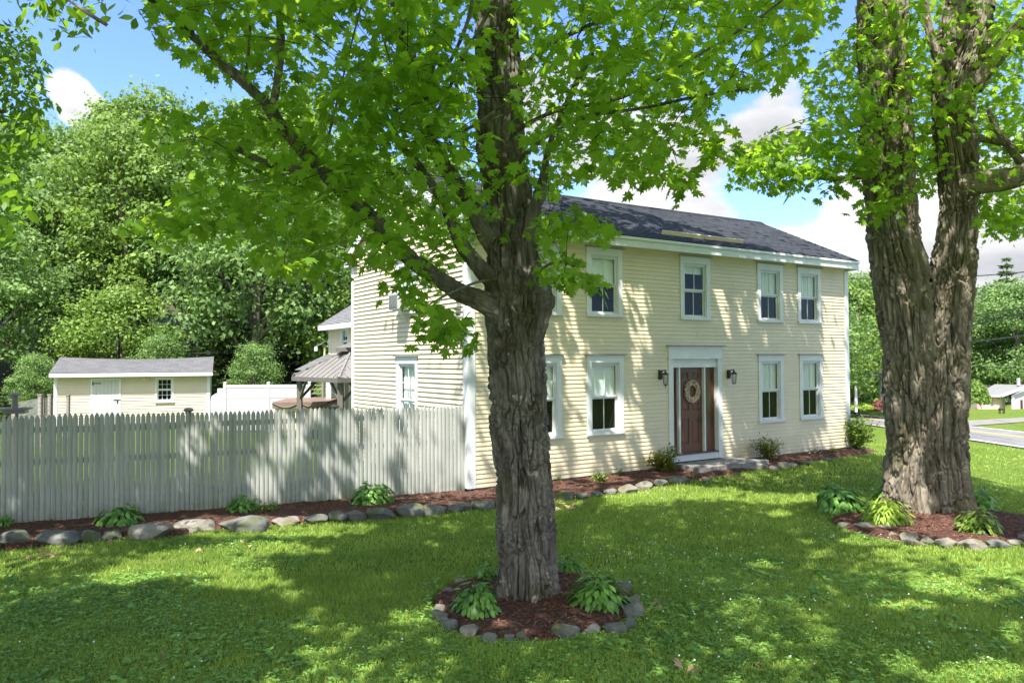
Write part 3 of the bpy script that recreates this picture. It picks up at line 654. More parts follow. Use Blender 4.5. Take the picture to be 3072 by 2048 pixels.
# granite step, iron hook
s0 = PL(2066/D, 1390/D, 'v', -.5)[0]; s1 = PL(2263/D, 1395/D, 'v', -.5)[0]
me = bpy.data.meshes.new('granite_step'); bm = bmesh.new(); bmesh.ops.create_cube(bm, size=1); bmesh.ops.subdivide_edges(bm, edges=bm.edges, cuts=14, use_grid_fill=True)
x0, x1 = s0-.1, s1
for v in bm.verts:
    p = v.co; q = Vector((x0+(p.x+.5)*(x1-x0), -.08-(.5-p.y)*.85, DZ0-.30+(p.z+.5)*.285)); nn = fbm(q.x*3, q.y*3, q.z*3, 5)*.03; q += Vector((nn, nn*1.2, nn*.5)); v.co = q
bm.to_mesh(me); bm.free()
st = link('granite_step', me, None, M['granite']); st.location = HO; st.rotation_euler = (0, 0, HRZ)
tag(st, 'long rough grey granite slab step below the front door', 'step')
hp, hz = FW(2268, 1372)
hk = empty('iron_hook', H2W(hp, -.45, 0), HRZ, 'bent rusty iron hook standing in the bed beside the step', 'hook')
b = MB(); pts = [(0, 0, -.1), (-.01, 0, .18), (.0, 0, .38), (.06, 0, .50), (.07, 0, .53), (0, 0, .60)]
for p, q in zip(pts, pts[1:]): b.bar(p, q, .018)
b.build('rod', M['iron'], hk)
# ------------------------------------------------------------------ tree kit
def catmull(P, R, step):
    P = [np.array(p, float) for p in P]; P = [2*P[0]-P[1]]+P+[2*P[-1]-P[-2]]; R = [R[0]]+list(R)+[R[-1]]
    oP, oR = [], []
    for i in range(1, len(P)-2):
        n = max(2, int(np.linalg.norm(P[i+1]-P[i])/step))
        for k in range(n):
            t = k/n; a, b, c, d = P[i-1], P[i], P[i+1], P[i+2]
            oP.append(.5*((2*b)+(-a+c)*t+(2*a-5*b+4*c-d)*t*t+(-a+3*b-3*c+d)*t**3)); oR.append(R[i]+(R[i+1]-R[i])*t*t*(3-2*t))
    oP.append(P[-2]); oR.append(R[-2]); return np.array(oP), np.array(oR)
def tube(P, R, n, step, cell=(.055, .34), depth=.0, seed=0, flare=None, lumps=()):
    C_, r = catmull(P, R, step); m = len(C_)
    T = np.gradient(C_, axis=0); T /= np.linalg.norm(T, axis=1)[:, None]
    U = np.zeros_like(T); u = np.cross(T[0], [0.0, 1.0, .05]); u /= np.linalg.norm(u); U[0] = u
    for i in range(1, m):
        u = U[i-1]-T[i]*np.dot(U[i-1], T[i]); U[i] = u/np.linalg.norm(u)
    W = np.cross(T, U); s = np.concatenate([[0], np.cumsum(np.linalg.norm(np.diff(C_, axis=0), axis=1))])
    A = np.linspace(0, 2*np.pi, n, endpoint=False); aa, ss = np.meshgrid(A, s); rr = np.repeat(r[:, None], n, 1)
    dirs = U[:, None, :]*np.cos(aa)[..., None]+W[:, None, :]*np.sin(aa)[..., None]
    base = C_[:, None, :]+dirs*rr[..., None]
    X, Y, Z = base[..., 0], base[..., 1], base[..., 2]
    disp = np.zeros_like(rr)
    if depth > 0:
        R0 = float(np.mean(r)); nu = max(5, int(round(2*np.pi*R0/cell[0])))
        wx = fbm(X*3, Y*3, Z*1.6, seed, 3); wy = fbm(X*2.2+9, Y*2.2, Z*2.2, seed+5, 3)
        uu = aa/(2*np.pi)*nu+wx*.6; vv = ss/cell[1]+wy*.8+_h(np.floor(aa/(2*np.pi)*nu+.5), aa*0, aa*0, seed)*.6
        f1, f2 = worley(np.mod(uu, nu), vv, nu, seed); e = f2-f1; pl = np.clip(e/.26, 0, 1)**.8
        f1b, f2b = worley(np.mod(uu*2, nu*2), vv*3.6, nu*2, seed+3); e2 = np.clip((f2b-f1b)/.4, 0, 1)
        fi = fbm(X*38, Y*38, Z*11, seed+9, 3); lift = _h(np.floor(uu), np.floor(vv), vv*0, seed+2)
        disp = depth*(pl*(.55+.5*lift)+.5*e2*pl+.24*fi-.78)+.7*depth*fbm(X*4, Y*4, Z*1.6, seed+11, 3)
    disp = disp+rr*.07*fbm(X*1.6, Y*1.6, Z*1.3, seed+20, 3)
    if flare:                                            # buttress roots: (height, amount, lobes)
        h, am, lb = flare; z = np.clip((h-(Z-Z[0].min()))/h, 0, 1)
        disp = disp+rr*z**2.2*am*(.55+.45*np.cos(aa*lb+2*fbm(aa*0, aa*0+1, Z*2, seed, 2)+seed))+rr*z*.10*np.cos(aa*(lb*2+1))
    for lp, lr, lh in lumps:
        d = np.linalg.norm(base-np.array(lp), axis=2); disp = disp+lh*np.exp(-(d/lr)**2)
    V = (base+dirs*disp[..., None]).reshape(-1, 3); i = np.arange(m-1)[:, None]*n; j = np.arange(n)[None, :]; j2 = (j+1) % n
    Fc = np.stack([i+j, i+j2, i+n+j2, i+n+j], -1).reshape(-1, 4)
    k = len(V); V = np.concatenate([V, [C_[-1]+T[-1]*r[-1]*.5]]); cap = np.stack([(m-1)*n+np.arange(n), (m-1)*n+(np.arange(n)+1) % n, np.full(n, k)], 1)
    return V, Fc, cap
def join_tubes(name, tubes, mat, parent):
    Vs, F4, F3, o = [], [], [], 0
    for V, q, t in tubes: Vs.append(V); F4.append(q+o); F3.append(t+o); o += len(V)
    me = npmesh(name, np.concatenate(Vs), [np.concatenate(F4), np.concatenate(F3)], smooth=True)
    return link(name, me, parent, mat)
LEAFR = [(.03, .02), (.30, -.06), (.27, .12), (.62, .27), (.42, .38), (.55, .66), (.31, .54), (.17, .50), (.29, .80), (.13, .78), (0, 1.08)]
MAPLE = np.array([(x, y) for x, y in LEAFR]+[(-x, y) for x, y in reversed(LEAFR[:-1])])
SIMPLE = np.array([(0, 0), (.34, .1), (.5, .45), (.22, .62), (0, 1.05), (-.22, .62), (-.5, .45), (-.34, .1)])
OVAL = np.array([(0, 0), (.2, .25), (.24, .55), (0, 1.05), (-.24, .55), (-.2, .25)])
QUAD = np.array([(0, 0), (.36, .5), (0, 1.05), (-.36, .5)])
def leaves(name, C_, nrm, tip, size, shape, mat, parent, rnd, curl=.18):
    """C_ (N,3) stems, nrm normals, tip directions, size (N,)"""
    n = len(C_); nrm = nrm/np.linalg.norm(nrm, axis=1)[:, None]
    tip = tip-nrm*np.sum(tip*nrm, 1)[:, None]; tip /= np.maximum(1e-6, np.linalg.norm(tip, axis=1)[:, None]); sd_ = np.cross(tip, nrm)
    x = shape[:, 0][None, :, None]; y = shape[:, 1][None, :, None]; s = size[:, None, None]
    z = -curl*(np.abs(x)*.9+np.maximum(0, y-.3)**2*1.3)
    V = C_[:, None, :]+s*(x*sd_[:, None, :]+y*tip[:, None, :]+z*nrm[:, None, :]); k = len(shape)
    me = npmesh(name, V.reshape(-1, 3), [np.arange(n*k).reshape(n, k)], attr=rnd)
    return link(name, me, parent, mat)
def inpoly(x, y, poly):
    r = np.zeros(len(x), bool); n = len(poly)
    for i in range(n):
        x0, y0 = poly[i]; x1, y1 = poly[(i+1) % n]
        c = ((y0 > y) != (y1 > y)) & (x < (x1-x0)*(y-y0)/((y1-y0) if y1 != y0 else 1e-9)+x0); r ^= c
    return r
# ---- crown leaves are dropped to let the sun through here (picture units of the lit patches)
LIT_G = [(480, 1295, 150, 34), (620, 1262, 130, 16), (300, 1322, 90, 20), (560, 1340, 120, 14), (677, 1365, 40, 10), (720, 1403, 26, 10), (930, 1415, 40, 16), (720, 1500, 38, 12), (20, 1470, 35, 10), (890, 1322, 34, 8), (757, 1267, 16, 6),
         (600, 1215, 220, 18), (2230, 1300, 150, 60), (2145, 1275, 130, 18), (2082, 1393, 85, 12), (2326, 1455, 40, 34), (2250, 1545, 130, 34), (2082, 1530, 30, 14), (1763, 1297, 26, 8), (1879, 1272, 26, 9), (1792, 1180, 24, 8),
         (1600, 1133, 190, 15), (1790, 1140, 100, 16), (1480, 1145, 80, 10), (2290, 990, 140, 40), (2040, 1015, 60, 24), (2060, 1190, 60, 24), (2150, 1215, 70, 22), (1960, 1150, 30, 8), (1010, 1395, 40, 12), (1160, 1440, 30, 8), (2000, 1240, 60, 14), (1400, 1108, 60, 8), (1000, 1250, 22, 6)]
LIT_G_NOT = [(2145, 1302, 85, 20), (2260, 1345, 60, 12)]
def want_light(P):
    """P (N,3): probability that sunlight passing P should reach what lies behind it"""
    n = len(P); out = np.full(n, .13); S_ = np.array(SUNV)
    kg = P[:, 2]/S_[2]; kind = np.zeros(n, int); k = kg.copy()
    def plane(pt, nv, ok, kd):
        nonlocal k, kind
        den = -(S_ @ nv); kk = ((np.array(pt)-P) @ nv)/den; Q = P-S_[None]*kk[:, None]
        m = (kk > 0) & (kk < k) & ok(Q); k = np.where(m, kk, k); kind = np.where(m, kd, kind)
    u3 = np.array([_u2.x, _u2.y, 0]); v3 = np.array([_v2.x, _v2.y, 0]); h3 = np.array(HO)
    loc = lambda Q: ((Q-h3) @ u3, (Q-h3) @ v3)
    plane(h3, v3, lambda Q: (loc(Q)[0] > 0) & (loc(Q)[0] < L) & (Q[:, 2] < ZE), 1)
    plane(h3, u3, lambda Q: (loc(Q)[1] > 0) & (loc(Q)[1] < WD) & (Q[:, 2] < ZE+.8), 2)
    nr = (v3*-math.sin(th)+np.array([0, 0, 1])*math.cos(th)); plane(H2W(0, -OV, ZE), nr, lambda Q: (loc(Q)[0] > 0) & (loc(Q)[0] < L) & (loc(Q)[1] > -OV) & (loc(Q)[1] < WD/2), 3)
    fd = np.array([FB.x-FA.x, FB.y-FA.y, 0]); fl = np.linalg.norm(fd); fd /= fl; fn_ = np.array([-fd[1], fd[0], 0])
    plane(FA, fn_, lambda Q: (((Q-np.array(FA)) @ fd) > 0) & (((Q-np.array(FA)) @ fd) < fl) & (Q[:, 2] < 1.8) & (Q[:, 2] > 0), 4)
    Q = P-S_[None]*k[:, None]; x, y, z = PROJ(Q); ns = fbm(Q[:, 0]*2.2, Q[:, 1]*2.2, Q[:, 2]*2.2, 3, 3)
    m = kind == 0
    for cx, cy, rx, ry in LIT_G:
        d = ((x-cx)/rx)**2+((y-cy)/ry)**2+ns*.9; out = np.where(m & (d < 1.35), .985, out)
    for cx, cy, rx, ry in LIT_G_NOT:
        d = ((x-cx)/rx)**2+((y-cy)/ry)**2+ns*.6; out = np.where(m & (d < 1), .06, out)
    dash = fbm(x/38+y/62, x/260, 0, 8, 2)            # slanting streaks as on the fence
    fx = np.interp(x, [0, 270, 320, 430, 600, 640, 760, 800, 880, 930, 1010, 1060], [.08, .1, .45, .6, .65, .93, .97, .85, .6, .2, .3, .6])
    out = np.where(kind == 4, np.where((.5+dash*1.3) < fx, .97, .05), out)
    out = np.where(kind == 2, np.where((x > 1050) & (y > 700), .1, .97), out)
    fp = np.where((x > 1885) & (y > 640), .9, np.where(x > 1540, .08, np.where((y < 640), .12, .56)))
    fp = np.where((x > 1500) & (x < 1560) & (y > 640) & (y < 800), .6, fp)
    out = np.where(kind == 1, np.where((.5+fbm(x/30-y/160, y/240, 1, 12, 2)*1.2) < fp, .95, .05), out)
    rl = np.where(x-1560 > (y-500)*3.4+ -40, .93, .13); out = np.where(kind == 3, np.where((.5+fbm(x/50, y/14, 1, 13, 3)*1.0) < rl, .95, .06), out)
    return out
def crown_leaves(name, anchors, rgn, per, size, shape, mat, parent, poly=None, filt=None, keepout=True, spread=.55, thick=.10, twigs=None):
    """leaf sprays: anchors (N,3)"""
    n = len(anchors); az = rgn.uniform(0, 2*np.pi, n); ax = np.stack([np.cos(az), np.sin(az), rgn.normal(-.12, .15, n)], 1)
    A = np.repeat(anchors, per, 0); AX = np.repeat(ax, per, 0); t = rgn.uniform(-1, 1, len(A)); SD = np.stack([-AX[:, 1], AX[:, 0], AX[:, 2]*0], 1); s = rgn.normal(0, .38, len(A))
    P = A+AX*(t*spread)[:, None]+SD*(s*spread*.8*(1.15-np.abs(t)))[:, None]; P[:, 2] += rgn.normal(0, thick, len(A))-.10*t*t-.05*np.abs(s)
    k = np.ones(len(P), bool); x, y, z = PROJ(P); inv = (z > .3) & (x > -30) & (x < 2382) & (y > -30) & (y < 1600)
    if poly is not None:
        nn = fbm(P[:, 0]*4, P[:, 1]*4, P[:, 2]*4, 4, 2)*26; k &= inpoly(x+nn, y+nn*.6, poly) & (z > 2.5)
    if keepout: k &= ~inv
    if filt is not None:
        kp = rgn.uniform(0, 1, len(P)) > filt(P); k &= kp
    P = P[k]; AXk = AX[k]; SDk = SD[k]; sk = s[k]; m = len(P)
    out = AXk*.7+SDk*np.sign(sk)[:, None]*.8+rgn.normal(0, .35, (m, 3)); out[:, 2] -= rgn.uniform(.2, 1.0, m)
    nr = rgn.normal(0, .50, (m, 3)); nr[:, 2] = np.abs(nr[:, 2])+.42; nr[:, :2] += out[:, :2]*.45
    sz = size*rgn.uniform(.45, 1.2, m)
    print(name, 'leaves', m)
    return leaves(name, P, nr, out, sz, shape, mat, parent, rgn.uniform(0, 1, m)), anchors, ax
# ------------------------------------------------------------------ the two maples in front
rgn = np.random.default_rng(11)
def path(pts, Y0, Y1=None):
    n = len(pts); Y1 = Y0 if Y1 is None else Y1; P = []; R = []
    for i, (x, y, h) in enumerate(pts):
        Y = Y0+(Y1-Y0)*i/max(1, n-1); p = AT(x, y, Y); P.append(tuple(p)); R.append(h*D/F*Y)
    return P, R
def limb(pts, Y0, Y1, n=40, step=.03, cell=(.05, .2), depth=.010, seed=0):
    P, R = path(pts, Y0, Y1); return tube(P, R, n, step, cell, depth, seed)
mt = G(1213, 1392)
mt = empty('maple_tree', (mt.x, 8.5, 0), 0, 'large maple with furrowed grey trunk in the near stone ring, hiding the house corner', 'tree')
def local(tubes, e):
    return [(V-np.array(e.location), a, b) for V, a, b in tubes]
P, R = path([(1215, 1425, 62), (1212, 1360, 61), (1210, 1280, 60), (1207, 1200, 61), (1203, 1100, 58), (1195, 1000, 61), (1192, 900, 62), (1187, 850, 60), (1185, 780, 60), (1189, 710, 70), (1189, 660, 70), (1182, 610, 57), (1176, 550, 53)], 8.5)
b1 = AT(1121, 880, 8.35); b2 = AT(1255, 690, 8.4); b3 = AT(1190, 960, 8.2)
trunk = [tube(P, R, 330, .0085, (.085, .42), .056, 3, (1.05, .62, 5), [(tuple(b1), .09, .05), (tuple(b2), .13, .06), (tuple(b3), .12, .04)])]
P, R = path([(1178, 640, 50), (1176, 540, 50), (1166, 450, 51), (1152, 350, 51), (1148, 250, 50), (1143, 150, 49), (1140, 50, 45), (1138, -60, 44), (1135, -250, 38), (1130, -500, 30), (1125, -800, 20), (1120, -1100, 9)], 8.5, 8.8)
trunk.append(tube(P, R, 220, .013, (.08, .42), .048, 8))
join_tubes('trunk', local(trunk, mt), M['bark'], mt)
def addlimbs(root, mat, lst, seed=40):
    for i, (pts, Y0, Y1) in enumerate(lst):
        big = pts[0][2] > 10; R0 = pts[0][2]*D/F*Y0
        n = 110 if R0 > .06 else (40 if R0 > .02 else 12)
        t = limb(pts, Y0, Y1, n, .018 if R0 > .06 else .05, (.045, .22), min(.018, R0*.22), seed+i)
        join_tubes('branch', local([t], root), mat, root)
addlimbs(mt, M['bark'], [
    ([(1165, 740, 26), (1120, 700, 24), (1085, 683, 22), (1050, 668, 21), (985, 625, 19), (925, 578, 18), (870, 515, 17), (840, 488, 16), (790, 445, 14), (735, 385, 14), (690, 340, 13), (640, 282, 13), (615, 245, 12), (560, 190, 10), (500, 138, 9), (440, 80, 9), (400, 40, 8), (330, -15, 7), (240, -80, 5), (140, -200, 4)], 8.4, 6.9),
    ([(630, 275, 10), (630, 235, 9), (638, 180, 8), (645, 100, 8), (640, 20, 7), (630, -80, 6), (640, -220, 4)], 7.35, 7.3),
    ([(1150, 655, 24), (1120, 632, 20), (1090, 600, 17), (1060, 560, 15), (1035, 500, 12), (1003, 440, 9), (965, 385, 7), (920, 330, 5), (880, 250, 3)], 8.4, 7.9),
    ([(1165, 600, 26), (1120, 545, 20), (1075, 460, 16), (1010, 365, 15), (978, 300, 14), (966, 250, 15), (950, 180, 14), (935, 100, 13), (905, 0, 12), (880, -80, 11), (850, -250, 8), (820, -450, 5)], 8.5, 8.0),
    ([(975, 290, 8), (985, 210, 7), (998, 110, 6), (1000, 0, 6), (1000, -120, 5)], 8.2, 8.4),
    ([(1215, 560, 20), (1222, 500, 16), (1238, 450, 13), (1250, 400, 9), (1262, 335, 7), (1300, 240, 5), (1360, 120, 4)], 8.4, 8.0),
    ([(1170, 310, 6), (1230, 275, 5), (1290, 252, 4), (1400, 232, 4), (1480, 200, 3.4), (1600, 130, 3), (1700, 70, 2.5), (1800, 0, 2)], 8.4, 7.2),
    ([(1190, 370, 6), (1260, 310, 5), (1350, 268, 4), (1480, 248, 3.4), (1600, 222, 3), (1720, 205, 2)], 8.4, 6.8),
    ([(1180, 180, 7), (1250, 110, 6), (1330, 70, 5), (1420, 30, 4), (1500, -30, 3)], 8.6, 8.2),
    ([(985, 312, 4), (1030, 312, 4), (1085, 290, 4), (1160, 240, 3)], 8.15, 7.7),
    ([(980, 295, 4.5), (1020, 230, 4), (1060, 140, 4), (1110, 50, 3.5), (1160, -40, 3)], 8.15, 7.8),
    ([(970, 185, 5), (1010, 170, 5), (1045, 120, 4), (1080, 30, 4), (1090, -60, 3)], 8.0, 7.7),
    ([(700, 392, 8), (660, 385, 8), (620, 378, 7.5), (570, 355, 7), (535, 336, 7), (505, 332, 6)], 7.7, 7.4),
    ([(515, 335, 5), (540, 360, 3.5), (575, 385, 3), (600, 395, 2)], 7.4, 7.3),
    ([(840, 415, 2.5), (790, 395, 3), (720, 390, 2.5), (645, 402, 2), (560, 420, 1.6)], 7.6, 7.0),
    ([(1140, 640, 4), (1090, 650, 3), (1020, 680, 2.2), (960, 715, 1.6)], 8.2, 7.6),
    ([(1240, 620, 4), (1280, 600, 3), (1330, 615, 2)], 8.2, 7.8),
    ([(745, 355, 3), (770, 250, 2.4), (800, 130, 2), (830, 10, 2)], 7.6, 7.2),
    ([(900, 300, 3), (915, 210, 2.4), (890, 120, 2.2), (860, 30, 2)], 7.9, 7.6),
    ([(560, 190, 4), (570, 130, 3.4), (575, 60, 3)], 7.2, 7.2),
])
MPOLY = [(285, -30), (325, 20), (345, 95), (400, 125), (455, 165), (500, 178), (560, 188), (600, 205), (560, 232), (480, 238), (400, 252), (318, 262), (322, 300), (350, 330), (395, 345), (430, 400), (385, 440), (330, 480), (310, 525), (400, 540), (470, 560), (580, 560), (600, 625), (700, 642), (800, 605), (870, 625), (925, 640), (920, 700), (960, 770), (1080, 785), (1085, 740), (1020, 690), (1000, 640), (1060, 590), (1120, 560),
         (1235, 540), (1245, 640), (1290, 672), (1378, 655), (1350, 610), (1285, 575), (1310, 545), (1395, 562), (1414, 505), (1330, 485), (1272, 470), (1290, 430), (1350, 402), (1450, 415), (1570, 430), (1585, 400), (1555, 360), (1600, 345), (1660, 372), (1685, 290), (1640, 240), (1700, 205), (1790, 205), (1850, 150), (1900, 80), (1940, -30)]
def px_anchors(poly, n, Y0, Y1, pw=1.0):
    xs = [p[0] for p in poly]; ys = [p[1] for p in poly]; out = []
    while len(out) < n:
        x = rgn.uniform(min(xs), max(xs), 400); y = rgn.uniform(min(ys)-60, max(ys), 400); k = inpoly(x, y, poly) | ((y < -20))
        for a, b in zip(x[k], y[k]): out.append(tuple(AT(a, b, Y0+(Y1-Y0)*rgn.uniform()**pw)))
    return np.array(out[:n])
def twigs(anc, ax, toward, mat, root, ln=.55, r=.004, poly=None):
    ts = []
    for a, d in zip(anc, ax):
        if rgn.uniform() > .42: continue
        if poly is not None:
            ex, ey, ez = PROJ(np.array([a, a+d*ln*.8])); ci = (np.array(toward)-a); ci /= np.linalg.norm(ci); fx_, fy_, fz_ = PROJ(np.array([a+ci*ln*1.2, a+ci*ln*.6]))
            if not (inpoly(ex, np.maximum(ey, -20), poly).all() and inpoly(fx_, np.maximum(fy_, -20), poly).all()): continue
        c = (np.array(toward)-a); c /= np.linalg.norm(c); k = ln*rgn.uniform(.5, 1.5); c = c+rgn.normal(0, .35, 3)
        ts.append(tube([tuple(a+c*k+np.array([0, 0, -.02])), tuple(a+c*k*.5+np.array([0, 0, .05])), tuple(a-d*.0), tuple(a+d*ln*.8+np.array([0, 0, -.05]))], [r*1.5, r*1.2, r*.9, r*.3], 5, .2))
    join_tubes('twigs', local(ts, root), mat, root)
LIGHTS = []
def world_leaves(o, root):      # leaves were made in world space: bring them into the tree's frame
    n = len(o.data.vertices); c = np.empty(n*3, np.float32); o.data.vertices.foreach_get('co', c); c = c.reshape(-1, 3)-np.array(root.location, np.float32); o.data.vertices.foreach_set('co', c.ravel().astype(np.float32))
anc = px_anchors(MPOLY, 640, 6.2, 10.8); soft = lambda P: want_light(P)*.9
xa, ya, za = PROJ(anc); anc = anc[~((anc[:, 1] < 8.9) & (xa > 1070) & (xa < 1215) & (ya < 640) & (rgn.uniform(0, 1, len(xa)) < .8))]
o, a_, x_ = crown_leaves('foliage', anc, rgn, 29, .118, MAPLE, M['maple'], mt, MPOLY, soft, False, .52, .09); world_leaves(o, mt)
twigs(a_, x_, (.2, 8.5, 5.2), M['twig'], mt, .55, .0034, MPOLY)
# small hanging sprays that give the picture its lower edge
fr = [(990, 700, 7.7), (950, 660, 7.7), (1030, 735, 7.7), (1000, 760, 7.6), (930, 630, 7.8), (1060, 770, 7.6), (1290, 590, 7.9), (1270, 630, 8), (1330, 625, 7.9), (1350, 645, 7.9), (1380, 520, 7.7), (1330, 500, 7.8), (1290, 490, 7.9), (350, 500, 6.8), (400, 520, 6.8), (450, 500, 6.9), (360, 275, 7.2), (430, 270, 7.2), (640, 590, 7.4), (700, 610, 7.4), (760, 590, 7.5), (1570, 415, 7.2), (1500, 400, 7.2), (1650, 330, 7), (1600, 380, 7.1), (1440, 390, 7.3), (860, 600, 7.8), (900, 560, 7.6), (1260, 520, 8)]
anc = np.array([tuple(AT(*p)) for p in fr]); o, a_, x_ = crown_leaves('foliage', anc, rgn, 20, .12, MAPLE, M['maple'], mt, None, None, False, .26, .05); world_leaves(o, mt); twigs(a_, x_, (.2, 8.5, 5.2), M['twig'], mt, .25, .003)
def ellip(n, c, r, lo=.35):
    v = rgn.normal(size=(n, 3)); v /= np.linalg.norm(v, axis=1)[:, None]; return np.array(c)+v*np.array(r)*(rgn.uniform(lo, 1, n)**.45)[:, None]
a = ellip(1150, (0.0, 7.6, 9.2), (8.2, 8.6, 5.0)); a = a[a[:, 2] > 4.3]
o, _, _ = crown_leaves('upper_and_shade_foliage', a, rgn, 22, .20, SIMPLE, M['maple'], mt, None, want_light, True, .75, .22); world_leaves(o, mt)

rt = empty('maple_tree', (7.1, 13.1, 0), 0, 'huge old double-trunked maple with shaggy brown bark at the right side of the lawn', 'tree')
P, R = path([(2100, 1225, 66), (2100, 1160, 62), (2100, 1100, 59), (2100, 1000, 54), (2095, 900, 53), (2088, 800, 53), (2078, 700, 55), (2066, 610, 56), (2056, 560, 50), (2050, 500, 47), (2044, 420, 48), (2036, 330, 54), (2032, 250, 50), (2028, 100, 50), (2020, 0, 48)], 13.1)
k1 = AT(1985, 345, 12.9); k2 = AT(2000, 612, 12.9)
t1 = tube(P, R, 300, .015, (.105, .66), .075, 21, (1.15, .50, 4), [(tuple(k1), .22, .14), (tuple(k2), .12, .06)])
P, R = path([(2168, 1225, 64), (2165, 1160, 60), (2162, 1100, 56), (2160, 1000, 50), (2166, 900, 49), (2172, 800, 48), (2181, 700, 46), (2189, 610, 44), (2196, 560, 38), (2200, 500, 36), (2199, 400, 37), (2190, 300, 40), (2190, 200, 43), (2216, 100, 50), (2230, 0, 50)], 13.0)
k3 = AT(2155, 300, 12.8)
t2 = tube(P, R, 300, .015, (.105, .66), .075, 27, (1.15, .55, 5), [(tuple(k3), .16, .12)])
P, R = path([(2022, 30, 48), (2012, -150, 44), (1990, -400, 34), (1960, -700, 16)], 13.1); t3 = tube(P, R, 60, .08, (.08, .5), .03, 5)
P, R = path([(2229, 30, 49), (2240, -150, 42), (2260, -400, 32), (2280, -700, 16)], 13.0); t4 = tube(P, R, 60, .08, (.08, .5), .03, 6)
join_tubes('trunk', local([t1, t2, t3, t4], rt), M['bark2'], rt)
addlimbs(rt, M['bark2'], [
    ([(2200, 428, 30), (2245, 420, 27), (2300, 414, 25), (2350, 400, 23), (2420, 340, 20), (2500, 230, 14)], 12.9, 12.3),
    ([(2232, 200, 24), (2270, 150, 20), (2320, 90, 18), (2380, 25, 16), (2480, -100, 12)], 12.9, 12.4),
    ([(2010, 400, 7), (1970, 408, 5), (1920, 412, 4), (1850, 405, 3), (1780, 380, 2)], 12.9, 12.2),
    ([(2160, 150, 10), (2140, 90, 9), (2125, 20, 8), (2120, -60, 7)], 13, 13.2),
    ([(2350, 380, 9), (2320, 340, 8), (2290, 300, 6), (2270, 250, 5)], 12.6, 12.4),
    ([(2190, 330, 9), (2230, 318, 8), (2290, 325, 7), (2350, 350, 5)], 13.2, 13.4)], 70)
RPOLY = [(1675, 372), (1700, 335), (1790, 292), (1860, 305), (1845, 250), (1835, 180), (1900, 120), (1960, 60), (1990, -30), (2390, -30), (2390, 545), (2330, 550), (2290, 522), (2240, 535), (2228, 470), (2190, 430), (2130, 425), (2090, 440), (2050, 512), (2000, 508), (1985, 435), (1930, 405), (1880, 430), (1800, 405), (1760, 425), (1700, 412)]
anc = px_anchors(RPOLY, 360, 11.0, 16.5); 
xa, ya, za = PROJ(anc); onlow = (anc[:, 1] < 13.2) & (((ya < 470) & (xa > 2140) & (xa < 2290) & (rgn.uniform(0, 1, len(xa)) < .85)) | ((ya > 330) & (xa > 2080) & (xa < 2250)) | ((ya < 360) & (xa > 1985) & (xa < 2090) & (rgn.uniform(0, 1, len(xa)) < .6)))
anc = anc[~onlow]
o, a_, x_ = crown_leaves('foliage', anc, rgn, 42, .135, MAPLE, M['maple'], rt, RPOLY, soft, False, .8, .14); world_leaves(o, rt)
twigs(a_, x_, (7.1, 13.1, 6), M['twig'], rt, .7, .0045, RPOLY)
fr = [(1700, 375, 12.2), (1740, 350, 12.2), (1790, 340, 12.2), (1850, 350, 12.1), (1900, 370, 12), (1760, 395, 12.3), (1830, 395, 12.2), (1900, 400, 12.4), (1950, 380, 12.3), (2020, 470, 12.1), (2050, 440, 12.1), (2260, 500, 13.5), (2320, 520, 13.6), (2350, 480, 13), (1930, 330, 12.3), (1880, 320, 12.2)]
anc = np.repeat(np.array([tuple(AT(*p)) for p in fr]), 2, 0)+rgn.normal(0, .12, (len(fr)*2, 3)); o, a_, x_ = crown_leaves('foliage', anc, rgn, 34, .13, MAPLE, M['maple'], rt, None, None, False, .45, .08); world_leaves(o, rt)
a = ellip(1700, (7.4, 12.6, 11), (8.2, 8.5, 6.0)); a = a[a[:, 2] > 5.5]
o, _, _ = crown_leaves('upper_and_shade_foliage', a, rgn, 20, .23, SIMPLE, M['maple'], rt, None, want_light, True, .85, .25); world_leaves(o, rt)

# ------------------------------------------------------------------ tree at the left edge of the picture, trunk just outside
lt = empty('ash_tree', (-9.6, 6.6, 0), 0, 'leafy tree at the left edge with narrow drooping leaves hanging into the sky', 'tree')
t = tube([(-9.6, 6.6, -.2), (-9.6, 6.6, 3), (-9.3, 6.8, 6), (-9, 7, 10)], [.34, .29, .24, .1], 60, .06, (.06, .4), .02, 31)
t2 = tube([(-9.5, 6.6, 3.6), (-8.4, 7.5, 4.6), (-7.2, 8.6, 5.3), (-6.4, 9.6, 5.8)], [.13, .09, .06, .02], 24, .08, (.05, .3), .01, 32)
t3 = tube([(-9.4, 6.6, 4.2), (-7.0, 5.0, 5.0), (-4.6, 3.6, 5.0), (-2.4, 3.1, 4.4), (-1.6, 3.0, 3.95)], [.11, .07, .04, .015, .006], 16, .1, (.05, .3), .006, 33)
join_tubes('trunk', local([t, t2, t3], lt), M['bark'], lt)
LP = [(-40, 20), (40, 45), (62, 60), (75, 110), (120, 150), (90, 175), (130, 240), (105, 260), (120, 330), (70, 340), (60, 420), (40, 520), (-40, 600)]
anc = px_anchors(LP, 70, 9.0, 13)
o, a_, x_ = crown_leaves('foliage', anc, rgn, 60, .12, OVAL, M['ash'], lt, LP, None, False, .6, .14); world_leaves(o, lt)
fr = [(60, -30, 3.2), (110, -20, 3.2), (160, 0, 3.3), (200, -10, 3.5), (235, 5, 3.6), (80, -50, 3.1), (-30, 380, 2.9), (-10, 470, 2.8), (0, 420, 3.0), (-30, 550, 3.0), (130, -45, 3.1), (180, 20, 3.6)]
